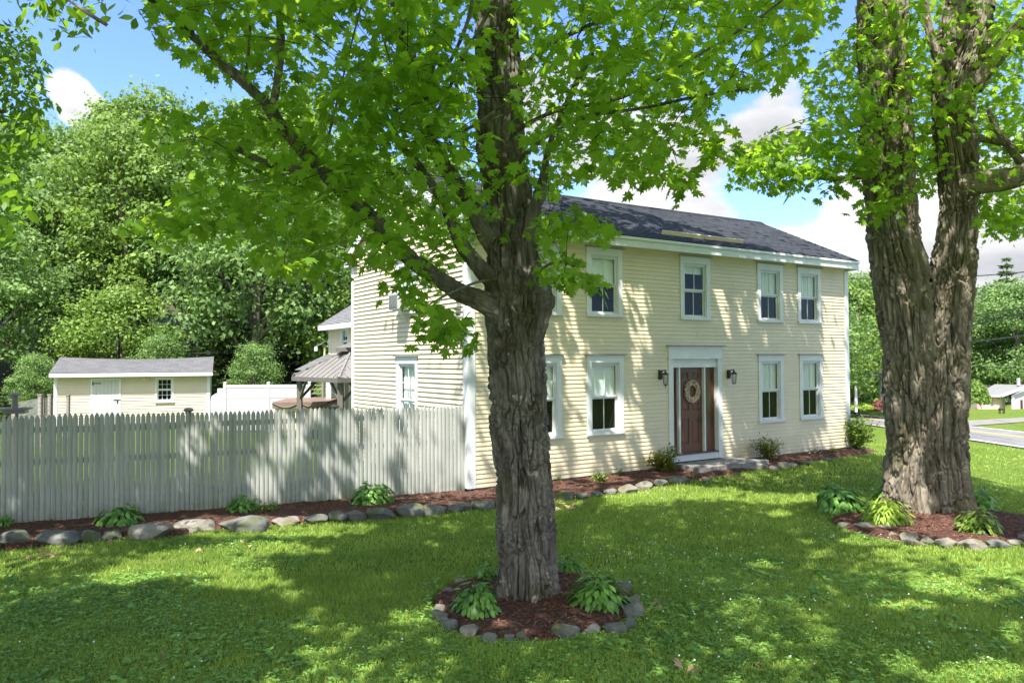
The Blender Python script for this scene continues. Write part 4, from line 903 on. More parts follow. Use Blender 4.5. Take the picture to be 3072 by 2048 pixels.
anc = np.array([tuple(AT(*p)) for p in fr]); o, a_, x_ = crown_leaves('foliage', anc, rgn, 26, .06, OVAL, M['ash'], lt, None, None, False, .20, .05); world_leaves(o, lt); twigs(a_, x_, (-4, 3, 5), M['twig'], lt, .2, .002)
a = ellip(1500, (-9.6, 5.6, 8.4), (7.0, 7.2, 4.8)); a = a[a[:, 2] > 4.6]
o, _, _ = crown_leaves('upper_and_shade_foliage', a, rgn, 18, .22, OVAL*np.array([1.7, 1]), M['ash'], lt, None, want_light, True, .8, .25); world_leaves(o, lt)

# unseen boughs added towards the sun to shade the house, fence and lawn
tg = []
for _ in range(420): tg.append(tuple(H2W(rgn.uniform(4.3, L-1.1), 0, rgn.uniform(.2, 5.2))))
for _ in range(90): tg.append(tuple(H2W(rgn.uniform(.5, 5), 0, rgn.uniform(3.2, 5.2))))
for _ in range(160): tg.append(tuple(H2W(rgn.uniform(.5, L-3.0), rgn.uniform(0, 2.6), 5.9)))
for _ in range(300): q = rgn.uniform(.16, .72)**1.0; tg.append((FA.x+(FB.x-FA.x)*q, FA.y+(FB.y-FA.y)*q, rgn.uniform(.1, 1.8)))
for bx in ((0, 640, 1400, 1568), (850, 1900, 1200, 1568), (1300, 2000, 1170, 1400), (2100, 2352, 1400, 1520), (640, 1300, 1230, 1400)):
    for _ in range(110): tg.append(tuple(G(rgn.uniform(bx[0], bx[1]), rgn.uniform(bx[2], bx[3]))))
tg = np.array(tg); zz_ = rgn.uniform(6.8, 12.5, len(tg)); ta = tg+np.array(SUNV)[None]*((zz_-tg[:, 2])/SUNV.z)[:, None]
for root, mk, nm, lc in ((mt, (ta[:, 0] > -5.5) & (ta[:, 0] < 3.6), 'main', M['maple']), (rt, ta[:, 0] >= 3.6, 'right', M['maple']), (lt, ta[:, 0] <= -5.5, 'left', M['ash'])):
    o, _, _ = crown_leaves('upper_and_shade_foliage', ta[mk], rgn, 30, .20, SIMPLE, lc, root, None, want_light, True, .6, .3); world_leaves(o, root)

# ------------------------------------------------------------------ woodland trees
def blob_tree(h, r, base, n, size, seed, mat, nb=46, shape=QUAD, conical=0):
    g = np.random.default_rng(seed); nb_ = nb; zc = (h+base)/2; hz = (h-base)/2
    v = g.normal(size=(nb_, 3)); v /= np.linalg.norm(v, axis=1)[:, None]; q = g.uniform(.35, 1, nb_)**.5
    B = v*np.array([r, r, hz])*q[:, None]*.82+np.array([0, 0, zc])
    B[:, :2] *= (1-.25*np.clip((B[:, 2]-zc)/hz, -1, 1))[:, None]; br = g.uniform(.16, .34, nb_)*r
    i = g.integers(0, nb_, n); w = g.normal(size=(n, 3)); w[:, 2] = w[:, 2]*.8+.15; w /= np.linalg.norm(w, axis=1)[:, None]
    ns = 1+.35*fbm(w[:, 0]*2.2+i, w[:, 1]*2.2, w[:, 2]*2.2, seed, 2)
    C_ = B[i]+w*(br[i]*ns*(g.uniform(.45, 1.05, n)**.5+(g.uniform(0, 1, n) < .22)*g.uniform(0, .9, n)))[:, None]*np.array([1.25, 1.25, .62])
    nr = w*.8+g.normal(0, .55, (n, 3)); nr[:, 2] += .35; tip = g.normal(0, 1, (n, 3)); tip[:, 2] -= .6
    rn = np.clip(g.uniform(0, 1, n)*.6+_h(i, i*0, i*0, seed)*.5, 0, 1)
    me_o = leaves('crown', C_, nr, tip, size*g.uniform(.6, 1.3, n), shape, mat, None, rn, .1)
    ts = [tube([(0, 0, -.5), (g.normal()*.1, g.normal()*.1, h*.35), (g.normal()*.3, g.normal()*.3, h*.65), (0, 0, h*.92)], [.02*h, .016*h, .011*h, .03], 10, .6)]
    for k in range(9):
        b = B[g.integers(0, nb_)]; z0 = max(base*.7, b[2]-r*.8); ts.append(tube([(0, 0, z0), (b[0]*.5, b[1]*.5, (z0+b[2])/2+.2), tuple(b)], [.009*h, .006*h, .03], 6, .5))
    o = join_tubes('trunk', ts, M['bark'], None)
    for q_ in (me_o, o): COL.objects.unlink(q_)
    return me_o.data, o.data
def conifer(h, r, n, size, seed):
    g = np.random.default_rng(seed); z = h*(1-g.uniform(0, 1, n)**.62*.92); z0 = np.floor(z/.55)*.55+.1
    az = g.integers(0, 9, n)*2*np.pi/9+np.floor(z/.55)*1.3+g.normal(0, .10, n); t = g.uniform(.05, 1, n); R = r*(1-z0/h)**.8*(.8+.35*_h(np.round(az*3), np.floor(z/.55), z*0, seed))
    C_ = np.stack([np.cos(az)*R*t, np.sin(az)*R*t, z0-.18*R*t**1.2+g.normal(0, .05, n)+.12*R*t**3], 1)
    out = np.stack([np.cos(az), np.sin(az), -.25+g.normal(0, .2, n)], 1); sgn = g.choice([-1, 1], n)[:, None]; tip = out+sgn*np.stack([-np.sin(az), np.cos(az), az*0], 1)*.9+g.normal(0, .2, (n, 3))
    nr = np.stack([az*0, az*0, az*0+1], 1)+g.normal(0, .35, (n, 3))
    a = leaves('crown', C_, nr, tip, size*g.uniform(.7, 1.3, n), OVAL*np.array([.7, 1]), M['conifer'], None, g.uniform(0, 1, n), .1)
    b = join_tubes('trunk', [tube([(0, 0, -.4), (0, 0, h*.5), (0, 0, h*.98)], [.014*h, .009*h, .02], 8, .6)], M['bark'], None)
    for q_ in (a, b): COL.objects.unlink(q_)
    return a.data, b.data
kinds = [blob_tree(16, 4.2, 3.0, 15000, .27, 1, M['maple_far'], 60), blob_tree(17.5, 4.0, 4.5, 14000, .26, 2, M['maple_far2'], 60), blob_tree(13, 4.4, 1.6, 13000, .25, 3, M['maple_far'], 60),
         blob_tree(9, 3.4, .6, 11000, .22, 4, M['maple_far2'], 44), conifer(12, 3.0, 15000, .30, 5), blob_tree(14.5, 5.2, 2.2, 16000, .26, 6, M['maple_far'], 70), conifer(7, 2.3, 9000, .24, 7)]
def put_tree(k, X, Y, s, rz, name, label, group, sz=None):
    e = empty(name, (X, Y, float(hgt(X, Y))), rz, label, 'tree', group); e.scale = (s, s, sz or s)
    link('crown', kinds[k][0], e); link('trunk', kinds[k][1], e); return e
ORD = ['first', 'second', 'third', 'fourth', 'fifth', 'sixth', 'seventh', 'eighth', 'ninth', 'tenth', 'eleventh', 'twelfth', 'thirteenth', 'fourteenth', 'fifteenth', 'sixteenth', 'seventeenth', 'eighteenth', 'nineteenth', 'twentieth']
KN = ['tall broad leafy tree', 'tall slender yellowish leafy tree', 'rounded mid-height leafy tree', 'low bright bushy tree', 'dark green hemlock', 'wide spreading leafy tree', 'small dark hemlock']
kname = lambda k: 'hemlock_tree' if k in (4, 6) else 'woodland_tree'
wr_ = random.Random(4)
rows = [('undergrowth', 35.2, 2.3, (2, 3, 6, 2, 3, 2, 6, 2, 3, 6, 2, 2, 3, 6, 2), (.22, .36), 'undergrowth just behind the shed'), ('front row', 38.5, 3.6, (3, 2, 6, 3, 4, 2, 3, 6, 2, 3, 4, 3, 2, 6), (.80, 1.05), 'row nearest the shed'), ('middle row', 44, 4.2, (0, 5, 2, 1, 5, 4, 0, 2, 1, 5, 0, 4, 2), (.92, 1.12), 'middle row of the woods'), ('back row', 52, 4.8, (1, 0, 5, 1, 0, 1, 5, 0, 1, 5, 0, 1), (1.0, 1.16), 'back row of the woods'), ('rear', 61, 5.6, (0, 5, 1, 0, 5, 1, 0, 5, 0, 1, 5), (1.0, 1.15), 'hindmost row of the woods')]
for rn_, Y, dx, ks, sc, ph in rows:
    X = -.70*Y-3
    for i, k in enumerate(ks):
        x = X+i*dx+wr_.uniform(-.8, .8); y = Y+wr_.uniform(-1.6, 1.6); s = wr_.uniform(*sc)
        if x > -4: s *= .62
        elif x > -10: s *= .85
        put_tree(k, x, y, s, wr_.uniform(0, 6.28), kname(k), '%s in the %s, %s from the left' % (KN[k], ph, ORD[i]), 'woods behind the house and shed')
# beyond the road on the right
for i, (xd, Y, k, s, lb) in enumerate([(1968, 50, 3, .95, 'bright green bushy tree just right of the house corner'), (1990, 58, 2, .75, 'rounded dark green tree behind the bright bushy one beside the house corner'), (2030, 66, 5, .66, 'wide leafy tree beyond the road, behind the old maple trunk'), (1930, 64, 2, .8, 'leafy tree hidden mostly behind the right end of the farmhouse'),
        (2225, 92, 6, 1.6, 'pale wispy conifer right of the old maple trunk'), (2262, 84, 3, 1.25, 'yellowish leafy tree right of the old maple trunk across the road'), (2300, 78, 2, 1.0, 'dark green leafy tree behind the grey roofed house across the road'), (2345, 74, 5, .92, 'wide leafy tree at the right edge across the road'), (2318, 105, 4, 1.50, 'tall spruce poking above the trees at the right edge'), (2400, 80, 0, .85, 'tall tree just outside the right edge across the road'), (2130, 78, 5, .8, 'leafy tree between the stems of the old maple, across the road'), (2075, 80, 2, .85, 'leafy tree directly behind the old maple trunk across the road'), (2180, 80, 0, .66, 'leafy tree at the right flank of the old maple, across the road')]):
    p = AT(xd, 900, Y); put_tree(k, p.x, Y, s*1.14, i*1.3, kname(k), lb, 'trees beyond the road')
# ------------------------------------------------------------------ ground, beds, road
def axis(*segs):
    out = []
    for a, b, st in segs: out += list(np.arange(a, b, st))
    return np.array(out+[segs[-1][1]])
gx = axis((-140, -14, 6), (-14, 22, .4), (22, 60, 2), (60, 220, 8)); gy = axis((-30, 4, 2), (4, 34, .4), (34, 75, 1.5), (75, 300, 10))
XX, YY = np.meshgrid(gx, gy); ZZ = hgt(XX, YY)+.012*fbm(XX*.8, YY*.8, XX*0, 2, 3); nx_, ny_ = len(gx), len(gy)
ii = (np.arange(ny_-1)[:, None]*nx_+np.arange(nx_-1)[None]).ravel()
gme = npmesh('ground', np.stack([XX, YY, ZZ], -1).reshape(-1, 3), [np.stack([ii, ii+1, ii+nx_+1, ii+nx_], 1)], smooth=True)
tag(link('ground', gme, None, M['lawn']), kind='structure')
def g2(x, y): p = G(x, y); return (p.x, p.y)
fbase = [(FA.x, FA.y)]+[(FB.x, FB.y)]
stone_line = [(-60, 1272), (0, 1268), (60, 1262), (135, 1255), (250, 1243), (330, 1238), (400, 1236), (450, 1226), (560, 1214), (660, 1205), (755, 1200), (830, 1196), (870, 1192), (930, 1184), (1000, 1178), (1060, 1172), (1140, 1168), (1290, 1150), (1370, 1141), (1440, 1128), (1500, 1117), (1545, 1108), (1620, 1100), (1745, 1078), (1800, 1075), (1860, 1062), (1920, 1052), (1990, 1046), (2040, 1040)]
sl = [g2(*p) for p in stone_line]
hl = lambda u, v: tuple(H2W(u, v, 0).xy)
BED = sl+[hl(L+1.3, .9), hl(L+.1, .5), hl(L, .1), hl(0, .1), hl(-.02, .05), (FB.x, FB.y+.1), (FA.x, FA.y+.1), (FA.x+.1, FA.y-1.2)]
def ring(c, rx, ry, n=40, ph=0): return [(c[0]+rx*math.cos(i*2*math.pi/n)*(1+.06*math.sin(3*i*2*math.pi/n+ph)), c[1]+ry*math.sin(i*2*math.pi/n)*(1+.05*math.sin(2*i*2*math.pi/n+ph))) for i in range(n)]
R1c = (.22, 8.28); R1 = ring(R1c, 1.12, 1.16); R2c = (6.78, 11.85); R2 = ring(R2c, 1.85, 1.32, 40, 1)
def pdist(X, Y, poly):
    d = np.full(X.shape, 9.)
    for i in range(len(poly)):
        ax_, ay_ = poly[i]; bx, by = poly[(i+1) % len(poly)]; vx, vy = bx-ax_, by-ay_; t = np.clip(((X-ax_)*vx+(Y-ay_)*vy)/(vx*vx+vy*vy+1e-9), 0, 1)
        d = np.minimum(d, np.hypot(X-ax_-t*vx, Y-ay_-t*vy))
    return d
def bed_h(X, Y, d, top): return hgt(X, Y)-.03+(top+.03)*sst(0, .16, d)+sst(0, .1, d)*(.022*fbm(X*5, Y*5, X*0, 6, 3)+.012*fbm(X*22, Y*22, X*0, 7, 3))
def bed(name, poly, top, label):
    xs = [p[0] for p in poly]; ys = [p[1] for p in poly]; st = .045
    X, Y = np.meshgrid(np.arange(min(xs), max(xs), st), np.arange(min(ys), max(ys), st)); ins = inpoly(X.ravel(), Y.ravel(), poly).reshape(X.shape)
    d = np.where(ins, pdist(X, Y, poly), 0); Z = bed_h(X, Y, d, top); n = X.shape[1]
    c = ins[:-1, :-1] | ins[1:, :-1] | ins[:-1, 1:] | ins[1:, 1:]; k = (np.arange(X.shape[0]-1)[:, None]*n+np.arange(n-1)[None])[c]
    F_ = np.stack([k, k+1, k+n+1, k+n], 1); used, inv = np.unique(F_, return_inverse=True); V = np.stack([X, Y, Z], -1).reshape(-1, 3)[used]
    o = link(name, npmesh(name, V, [inv.reshape(-1, 4)], smooth=True), None, M['mulch']); tag(o, label, 'mulch', None, 'stuff')
    g = np.random.default_rng(3); m = int(c.sum()*st*st*420); px, py = g.uniform(min(xs), max(xs), m*6), g.uniform(min(ys), max(ys), m*6); kk = inpoly(px, py, poly); px, py = px[kk][:m], py[kk][:m]
    dd = pdist(px, py, poly); pz = bed_h(px, py, dd, top)+.008; C_ = np.stack([px, py, pz], 1); m = len(px)
    ch = leaves('mulch_chips', C_, g.normal(0, .35, (m, 3))+np.array([0, 0, 1]), g.normal(0, 1, (m, 3)), g.uniform(.02, .07, m), np.array([(0, 0), (.14, .1), (.10, .9), (0, 1), (-.12, .8), (-.1, .1)]), M['chip'], None, g.uniform(0, 1, m), .1)
    tag(ch, None, None, None, 'stuff'); ch['label'] = 'loose bark chips on '+label; ch['category'] = 'mulch'
bed('mulch_bed', BED, .09, 'red brown mulch bed along the fence and house')
bed('mulch_bed', R1, .07, 'dark mulch bed around the nearest maple trunk')
bed('mulch_bed', R2, .07, 'mulch bed around the old double maple')
# road, its lines, driveway
def strip(name, A0, A1, B0, B1, mat, dz, parent=None, n=40, ext=(0, 0)):
    V, Fc = [], []
    for i in range(n+1):
        t = ext[0]+(1-ext[0]+ext[1])*i/n
        for (p, q) in ((A0, A1), (B0, B1)):
            x, y = p[0]+(q[0]-p[0])*t, p[1]+(q[1]-p[1])*t; V.append((x, y, float(hgt(x, y))+dz))
    Fc = [(2*i, 2*i+2, 2*i+3, 2*i+1) for i in range(n)]
    me = bpy.data.meshes.new(name); me.from_pydata(V, [], Fc); me.update()
    bm = bmesh.new(); bm.from_mesh(me); bmesh.ops.recalc_face_normals(bm, faces=bm.faces)
    if bm.faces and sum(f.normal.z for f in bm.faces) < 0: bmesh.ops.reverse_faces(bm, faces=bm.faces)
    bm.to_mesh(me); bm.free(); return link(name, me, parent, mat)
n0 = g2(2616/D, 1278/D); n1 = g2(3072/D, 1347/D); f0 = g2(2545/D, 1241/D); f1_ = g2(3071/D, 1297/D); y0_ = g2(2672/D, 1262/D); y1_ = g2(3071/D, 1314/D)
lerp = lambda a, b, t: (a[0]+(b[0]-a[0])*t, a[1]+(b[1]-a[1])*t)
rd = strip('road', n0, n1, f0, f1_, M['asphalt'], .05, None, 80, (-3, 2)); tag(rd, kind='structure')
nf0, nf1 = lerp(n0, f0, .05), lerp(n1, f1_, .05)
strip('edge_line', lerp(n0, f0, .03), lerp(n1, f1_, .03), lerp(n0, f0, .065), lerp(n1, f1_, .065), M['lane_white'], .056, rd, 80, (-3, 2))
strip('edge_line', lerp(n0, f0, .94), lerp(n1, f1_, .94), lerp(n0, f0, .97), lerp(n1, f1_, .97), M['lane_white'], .056, rd, 80, (-3, 2))
for a_, b_ in ((.58, .60), (.62, .64)): strip('centre_line', lerp(n0, f0, a_), lerp(n1, f1_, a_), lerp(n0, f0, b_), lerp(n1, f1_, b_), M['lane_yellow'], .056, rd, 80, (-3, 2))
d0, d1 = g2(2150, 971), g2(2380, 958); e0, e1 = g2(2160, 984), g2(2380, 968)
tag(strip('driveway', d0, d1, e0, e1, M['gravel'], .04, None, 30, (0, .6)), kind='structure')
# sandy verge on the far side
tag(strip('verge', g2(1900, 928), g2(2110, 946), g2(1900, 938), g2(2110, 957), M['verge'], .03, None, 20), kind='structure')
fx_, fy_ = np.meshgrid(np.arange(-130, 14, 2.0), np.arange(34.5, 150, 2.0)); fz_ = hgt(fx_, fy_)+.06+.05*fbm(fx_, fy_, fx_*0, 4, 2); n_f = fx_.shape[1]
if_ = (np.arange(fx_.shape[0]-1)[:, None]*n_f+np.arange(n_f-1)[None]).ravel()
tag(link('forest_floor', npmesh('forest_floor', np.stack([fx_, fy_, fz_], -1).reshape(-1, 3), [np.stack([if_, if_+1, if_+n_f+1, if_+n_f], 1)], smooth=True), None, M['darkgreen']), kind='structure')

# ------------------------------------------------------------------ grass and clover
gg = np.random.default_rng(8)
def in_lawn(X, Y):
    k = ~inpoly(X, Y, BED) & ~inpoly(X, Y, R1) & ~inpoly(X, Y, R2)
    fd = np.array([FB.x-FA.x, FB.y-FA.y]); side = fd[0]*(Y-FA.y)-fd[1]*(X-FA.x); k &= ~((side > -.1) & (X < FB.x+.2))
    lu = (X-HO.x)*_u2.x+(Y-HO.y)*_u2.y; lv = (X-HO.x)*_v2.x+(Y-HO.y)*_v2.y; k &= ~((lu > -.4) & (lu < L+.3) & (lv > -.1)); k &= ~((X < HO.x+2) & (Y > 15.2))
    s = (n1[0]-n0[0])*(Y-n0[1])-(n1[1]-n0[1])*(X-n0[0]); k &= s < -.2*0 if ((n1[0]-n0[0])*(5-n0[1])-(n1[1]-n0[1])*(0-n0[0])) < 0 else s > 0
    return k
def scatter(n, Y0, Y1, xlo=-99):
    Y = np.sqrt(gg.uniform(Y0*Y0, Y1*Y1, n)); X = gg.uniform(-1, 1, n)*(.67*Y*1.2+1.6); k = in_lawn(X, Y) & (X > xlo); return X[k], Y[k]
def grass(X, Y, hgt_, w):
    n = len(X); Z = hgt(X, Y)-.005; tall = hgt_*gg.uniform(.55, 1.25, n)*(1+.35*fbm(X*1.7, Y*1.7, X*0, 3, 2)); a = gg.uniform(0, 2*np.pi, n); sd_ = np.stack([np.cos(a), np.sin(a), a*0], 1)*(w*gg.uniform(.6, 1.2, n))[:, None]
    b = gg.uniform(0, 2*np.pi, n); ln = np.stack([np.cos(b), np.sin(b), b*0], 1)*(tall*gg.uniform(.15, .9, n))[:, None]; B = np.stack([X, Y, Z], 1); up = np.array([0, 0, 1])*tall[:, None]
    V = np.stack([B-sd_, B+sd_, B+ln*.35+up*.6+sd_*.8, B+ln*.35+up*.6-sd_*.8, B+ln+up*.95], 1).reshape(-1, 3); i = np.arange(n)*5
    rn = np.clip(gg.uniform(0, .75, n)+.55*fbm(X*.7, Y*.7, X*0, 5, 3)+.12, 0, 1)
    rn2 = np.concatenate([rn, rn]); return V, np.stack([i, i+1, i+2, i+3], 1), np.stack([i+3, i+2, i+4], 1), rn2
def add_grass(name, sets, label):
    Vs, Q, T, o, r1, r2 = [], [], [], 0, [], []
    for X, Y, h_, w_ in sets:
        V, q, t, rn = grass(X, Y, h_, w_); Vs.append(V); Q.append(q+o); T.append(t+o); o += len(V); m = len(q); r1.append(rn[:m]); r2.append(rn[m:])
    me = npmesh(name, np.concatenate(Vs), [np.concatenate(Q), np.concatenate(T)], attr=np.concatenate(r1+r2)); tag(link(name, me, None, M['grass']), label, 'grass', None, 'stuff')
add_grass('grass', [(*scatter(330000, 5.4, 9.5), .052, .0028), (*scatter(280000, 9.5, 15), .055, .0042), (*scatter(120000, 15, 24, -1), .06, .0075), (*scatter(50000, 24, 34, 6), .07, .013)], 'mown green lawn grass in front of the house')
def discs(X, Y, Z, r, rnd_, nm, mat, label, tri=True):
    n = len(X); V = []; reps = 3 if tri else 1
    a0 = gg.uniform(0, 2*np.pi, n); C0 = np.stack([X, Y, Z], 1); outC, outN, outT, outS = [], [], [], []
    for k in range(reps):
        a = a0+k*2*np.pi/3; t = np.stack([np.cos(a), np.sin(a), gg.uniform(-.25, .15, n)], 1); outC.append(C0); outT.append(t); outN.append(np.stack([gg.normal(0, .25, n), gg.normal(0, .25, n), np.ones(n)], 1)); outS.append(r)
    sh = np.array([(0, 0), (.38, .35), (.40, .75), (.16, 1), (-.16, 1), (-.40, .75), (-.38, .35)])
    o = leaves(nm, np.concatenate(outC), np.concatenate(outN), np.concatenate(outT), np.concatenate(outS), sh, mat, None, np.concatenate([rnd_]*reps), .15); tag(o, label, 'clover', None, 'stuff')
X, Y = scatter(74000, 5.4, 11.5); m = (fbm(X*.9, Y*.9, X*0, 15, 3)+gg.normal(0, .12, len(X))+np.clip((8.2-Y)*.13, -.3, .3)) > -.02; X, Y = X[m], Y[m]
discs(X, Y, hgt(X, Y)+gg.uniform(.025, .07, len(X)), gg.uniform(.012, .024, len(X)), gg.uniform(0, 1, len(X)), 'clover', M['clover'], 'clover leaves mixed into the near lawn')
X, Y = scatter(5200, 5.4, 9.5); m = fbm(X*.7, Y*.7, X*0, 25, 3) > .0; X, Y = X[m], Y[m]
discs(X, Y, hgt(X, Y)+gg.uniform(.02, .06, len(X)), gg.uniform(.03, .06, len(X)), gg.uniform(.2, 1, len(X)), 'broad_weeds', M['clover'], 'broad leaved weeds in the near lawn')
X, Y = scatter(2600, 5.4, 16); m = (fbm(X*.6, Y*.6, X*0, 35, 3) > -.02) & ((X > -.5) | (gg.uniform(0, 1, len(X)) < .15)); X, Y = X[m], Y[m]; n = len(X)
C_ = np.stack([X, Y, hgt(X, Y)+gg.uniform(.06, .10, n)], 1); r = gg.uniform(.007, .012, n)
oc = np.array([(1, 0, 0), (0, 1, 0), (-1, 0, 0), (0, -1, 0), (0, 0, 1), (0, 0, -.8)]); V = (C_[:, None]+oc[None]*r[:, None, None]).reshape(-1, 3); fo = np.array([(0, 1, 4), (1, 2, 4), (2, 3, 4), (3, 0, 4), (1, 0, 5), (2, 1, 5), (3, 2, 5), (0, 3, 5)])
tag(link('clover_flowers', npmesh('clover_flowers', V, [(np.arange(n)[:, None, None]*6+fo[None]).reshape(-1, 3)], smooth=True), None, M['clover_flower']), 'tiny white clover flowers dotted over the lawn', 'flowers', None, 'stuff')
# ------------------------------------------------------------------ stockade fence
fdir = Vector((FB.x-FA.x, FB.y-FA.y, 0)); FLN = fdir.length; fdir.normalize()
fe = empty('stockade_fence', FA, math.atan2(fdir.y, fdir.x), 'weathered white stockade fence with pointed pickets running from the house corner to the left', 'fence')
rf_ = random.Random(6); PW = .0700; npk = int((FLN-.02)/.0765); per = 32; zt0, zt1 = 1.80, 1.735
def picket(mb, x, zb, zt, w, dy):
    # half-round milled picket with a pointed head
    prof = [(-w/2, .0), (-w/2, -.012), (-w*.3, -.021), (0, -.025), (w*.3, -.021), (w/2, -.012), (w/2, 0)]
    rows_ = [(zb, 1.0), (zt-.085, 1.0), (zt-.05, .86), (zt-.025, .6), (zt-.008, .32), (zt, .12)]; k = len(mb.v); n = len(prof); tilt = rf_.uniform(-.006, .006)
    for z, s in rows_:
        for px, py in prof: mb.v.append((x+px*s+tilt*(z/1.8), dy+py, z))
    for j in range(len(rows_)-1):
        for i in range(n): mb.f.append((k+j*n+i, k+j*n+(i+1) % n, k+(j+1)*n+(i+1) % n, k+(j+1)*n+i))
    mb.f.append(tuple(k+(len(rows_)-1)*n+i for i in range(n)))
i = 0
while i < npk:
    b = MB(); x0 = FLN-.03-i*.0765
    for j in range(i, min(i+per, npk)):
        x = FLN-.06-j*.0765; q = x/FLN; zt = zt0+(zt1-zt0)*q+rf_.uniform(-.012, .012)-.010*math.sin(j*.13)
        picket(b, x, -.03+rf_.uniform(0, .03), zt, PW+rf_.uniform(-.003, .004), rf_.uniform(-.003, .003))
    b.build('picket_panel', M['fence'], fe, smooth=False)
    xa, xb = x0+.02, FLN-.06-min(i+per, npk)*.0765+.04
    for z in (.38, .98, 1.50): b = MB(); b.box(xb, xa, .001, .055, z, z+.085); b.build('rail', M['fence'], fe)
    b = MB(); b.box(xa-.14, xa-.04, .056, .156, 0, 1.70); b.build('post', M['postwood'], fe)
    i += per
for xd in (433, 770, 33):
    p = AT(xd, 940, FA.y+(FB.y-FA.y)*0+13); 
    # depth on the fence line under this column
    d = rayd(xd*D, 1230); n_ = Vector((-fdir.y, fdir.x)); kk = (Vector((FA.x, FA.y)).dot(n_)+.12)/(d.x*n_.x+d.y*n_.y); P_ = Vector((d.x*kk, d.y*kk, 0))
    s_ = (P_-FA).dot(fdir); z0 = zt0+(zt1-zt0)*s_/FLN
    if xd == 33:
        b = MB(); k0 = (s_, .30, 1.78); b.box(s_-.02, s_+.02, .28, .32, 0, 1.80)
        b.box(s_-.23, s_+.20, .12, .50, 1.86, 1.885); b.box(s_-.17, s_+.14, .16, .46, 1.80, 1.86)
        b.lathe((s_-.03, .3, 1.885), [(.045, 0), (.045, .20), (.10, .21), (.09, .235), (.03, .25)], 10)
        o = b.build('post_lamp', M['gazebo_metal'], None); o.location = fe.location; o.rotation_euler = fe.rotation_euler; tag(o, 'squat grey lamp post with flat cap behind the left end of the picket fence', 'lamp')
    else:
        b = MB(); b.lathe((s_, .11, z0-.06), [(.05, 0), (.05, .05), (.075, .06), (.085, .085), (.07, .105), (.03, .115)], 12); b.bar((s_, .11, .2), (s_, .11, z0-.06), .035)
        o = b.build('post_cap_light', M['gazebo_metal'], None); o.location = fe.location; o.rotation_euler = fe.rotation_euler
        tag(o, 'round post cap light above the picket fence in front of the '+('shed' if xd == 433 else 'gazebo'), 'lamp', 'post cap lights on the picket fence')
# ------------------------------------------------------------------ stones
def stone_mesh(seed, sx, sy, sz, blocky=.5):
    bm = bmesh.new(); bmesh.ops.create_icosphere(bm, subdivisions=4, radius=1)
    co = np.array([v.co[:] for v in bm.verts]); r_ = np.random.default_rng(seed)
    p = 2+blocky*4; co = co/(np.sum(np.abs(co)**p, 1)**(1/p))[:, None]
    for _ in range(11):
        n_ = r_.normal(size=3); n_ /= np.linalg.norm(n_); h_ = r_.uniform(.66, .92); d = co @ n_; co = np.where((d > h_)[:, None], co-n_[None]*(d-h_)[:, None]*.95, co)
    ns = fbm(co[:, 0]*1.4, co[:, 1]*1.4, co[:, 2]*1.4, seed, 3)*.13+fbm(co[:, 0]*6, co[:, 1]*6, co[:, 2]*6, seed+1, 3)*.03
    co = co*(1+ns)[:, None]*np.array([sx, sy, sz])
    for v, c in zip(bm.verts, co): v.co = c
    me = bpy.data.meshes.new('stone'); bm.to_mesh(me); bm.free(); me.polygons.foreach_set('use_smooth', [True]*len(me.polygons)); return me
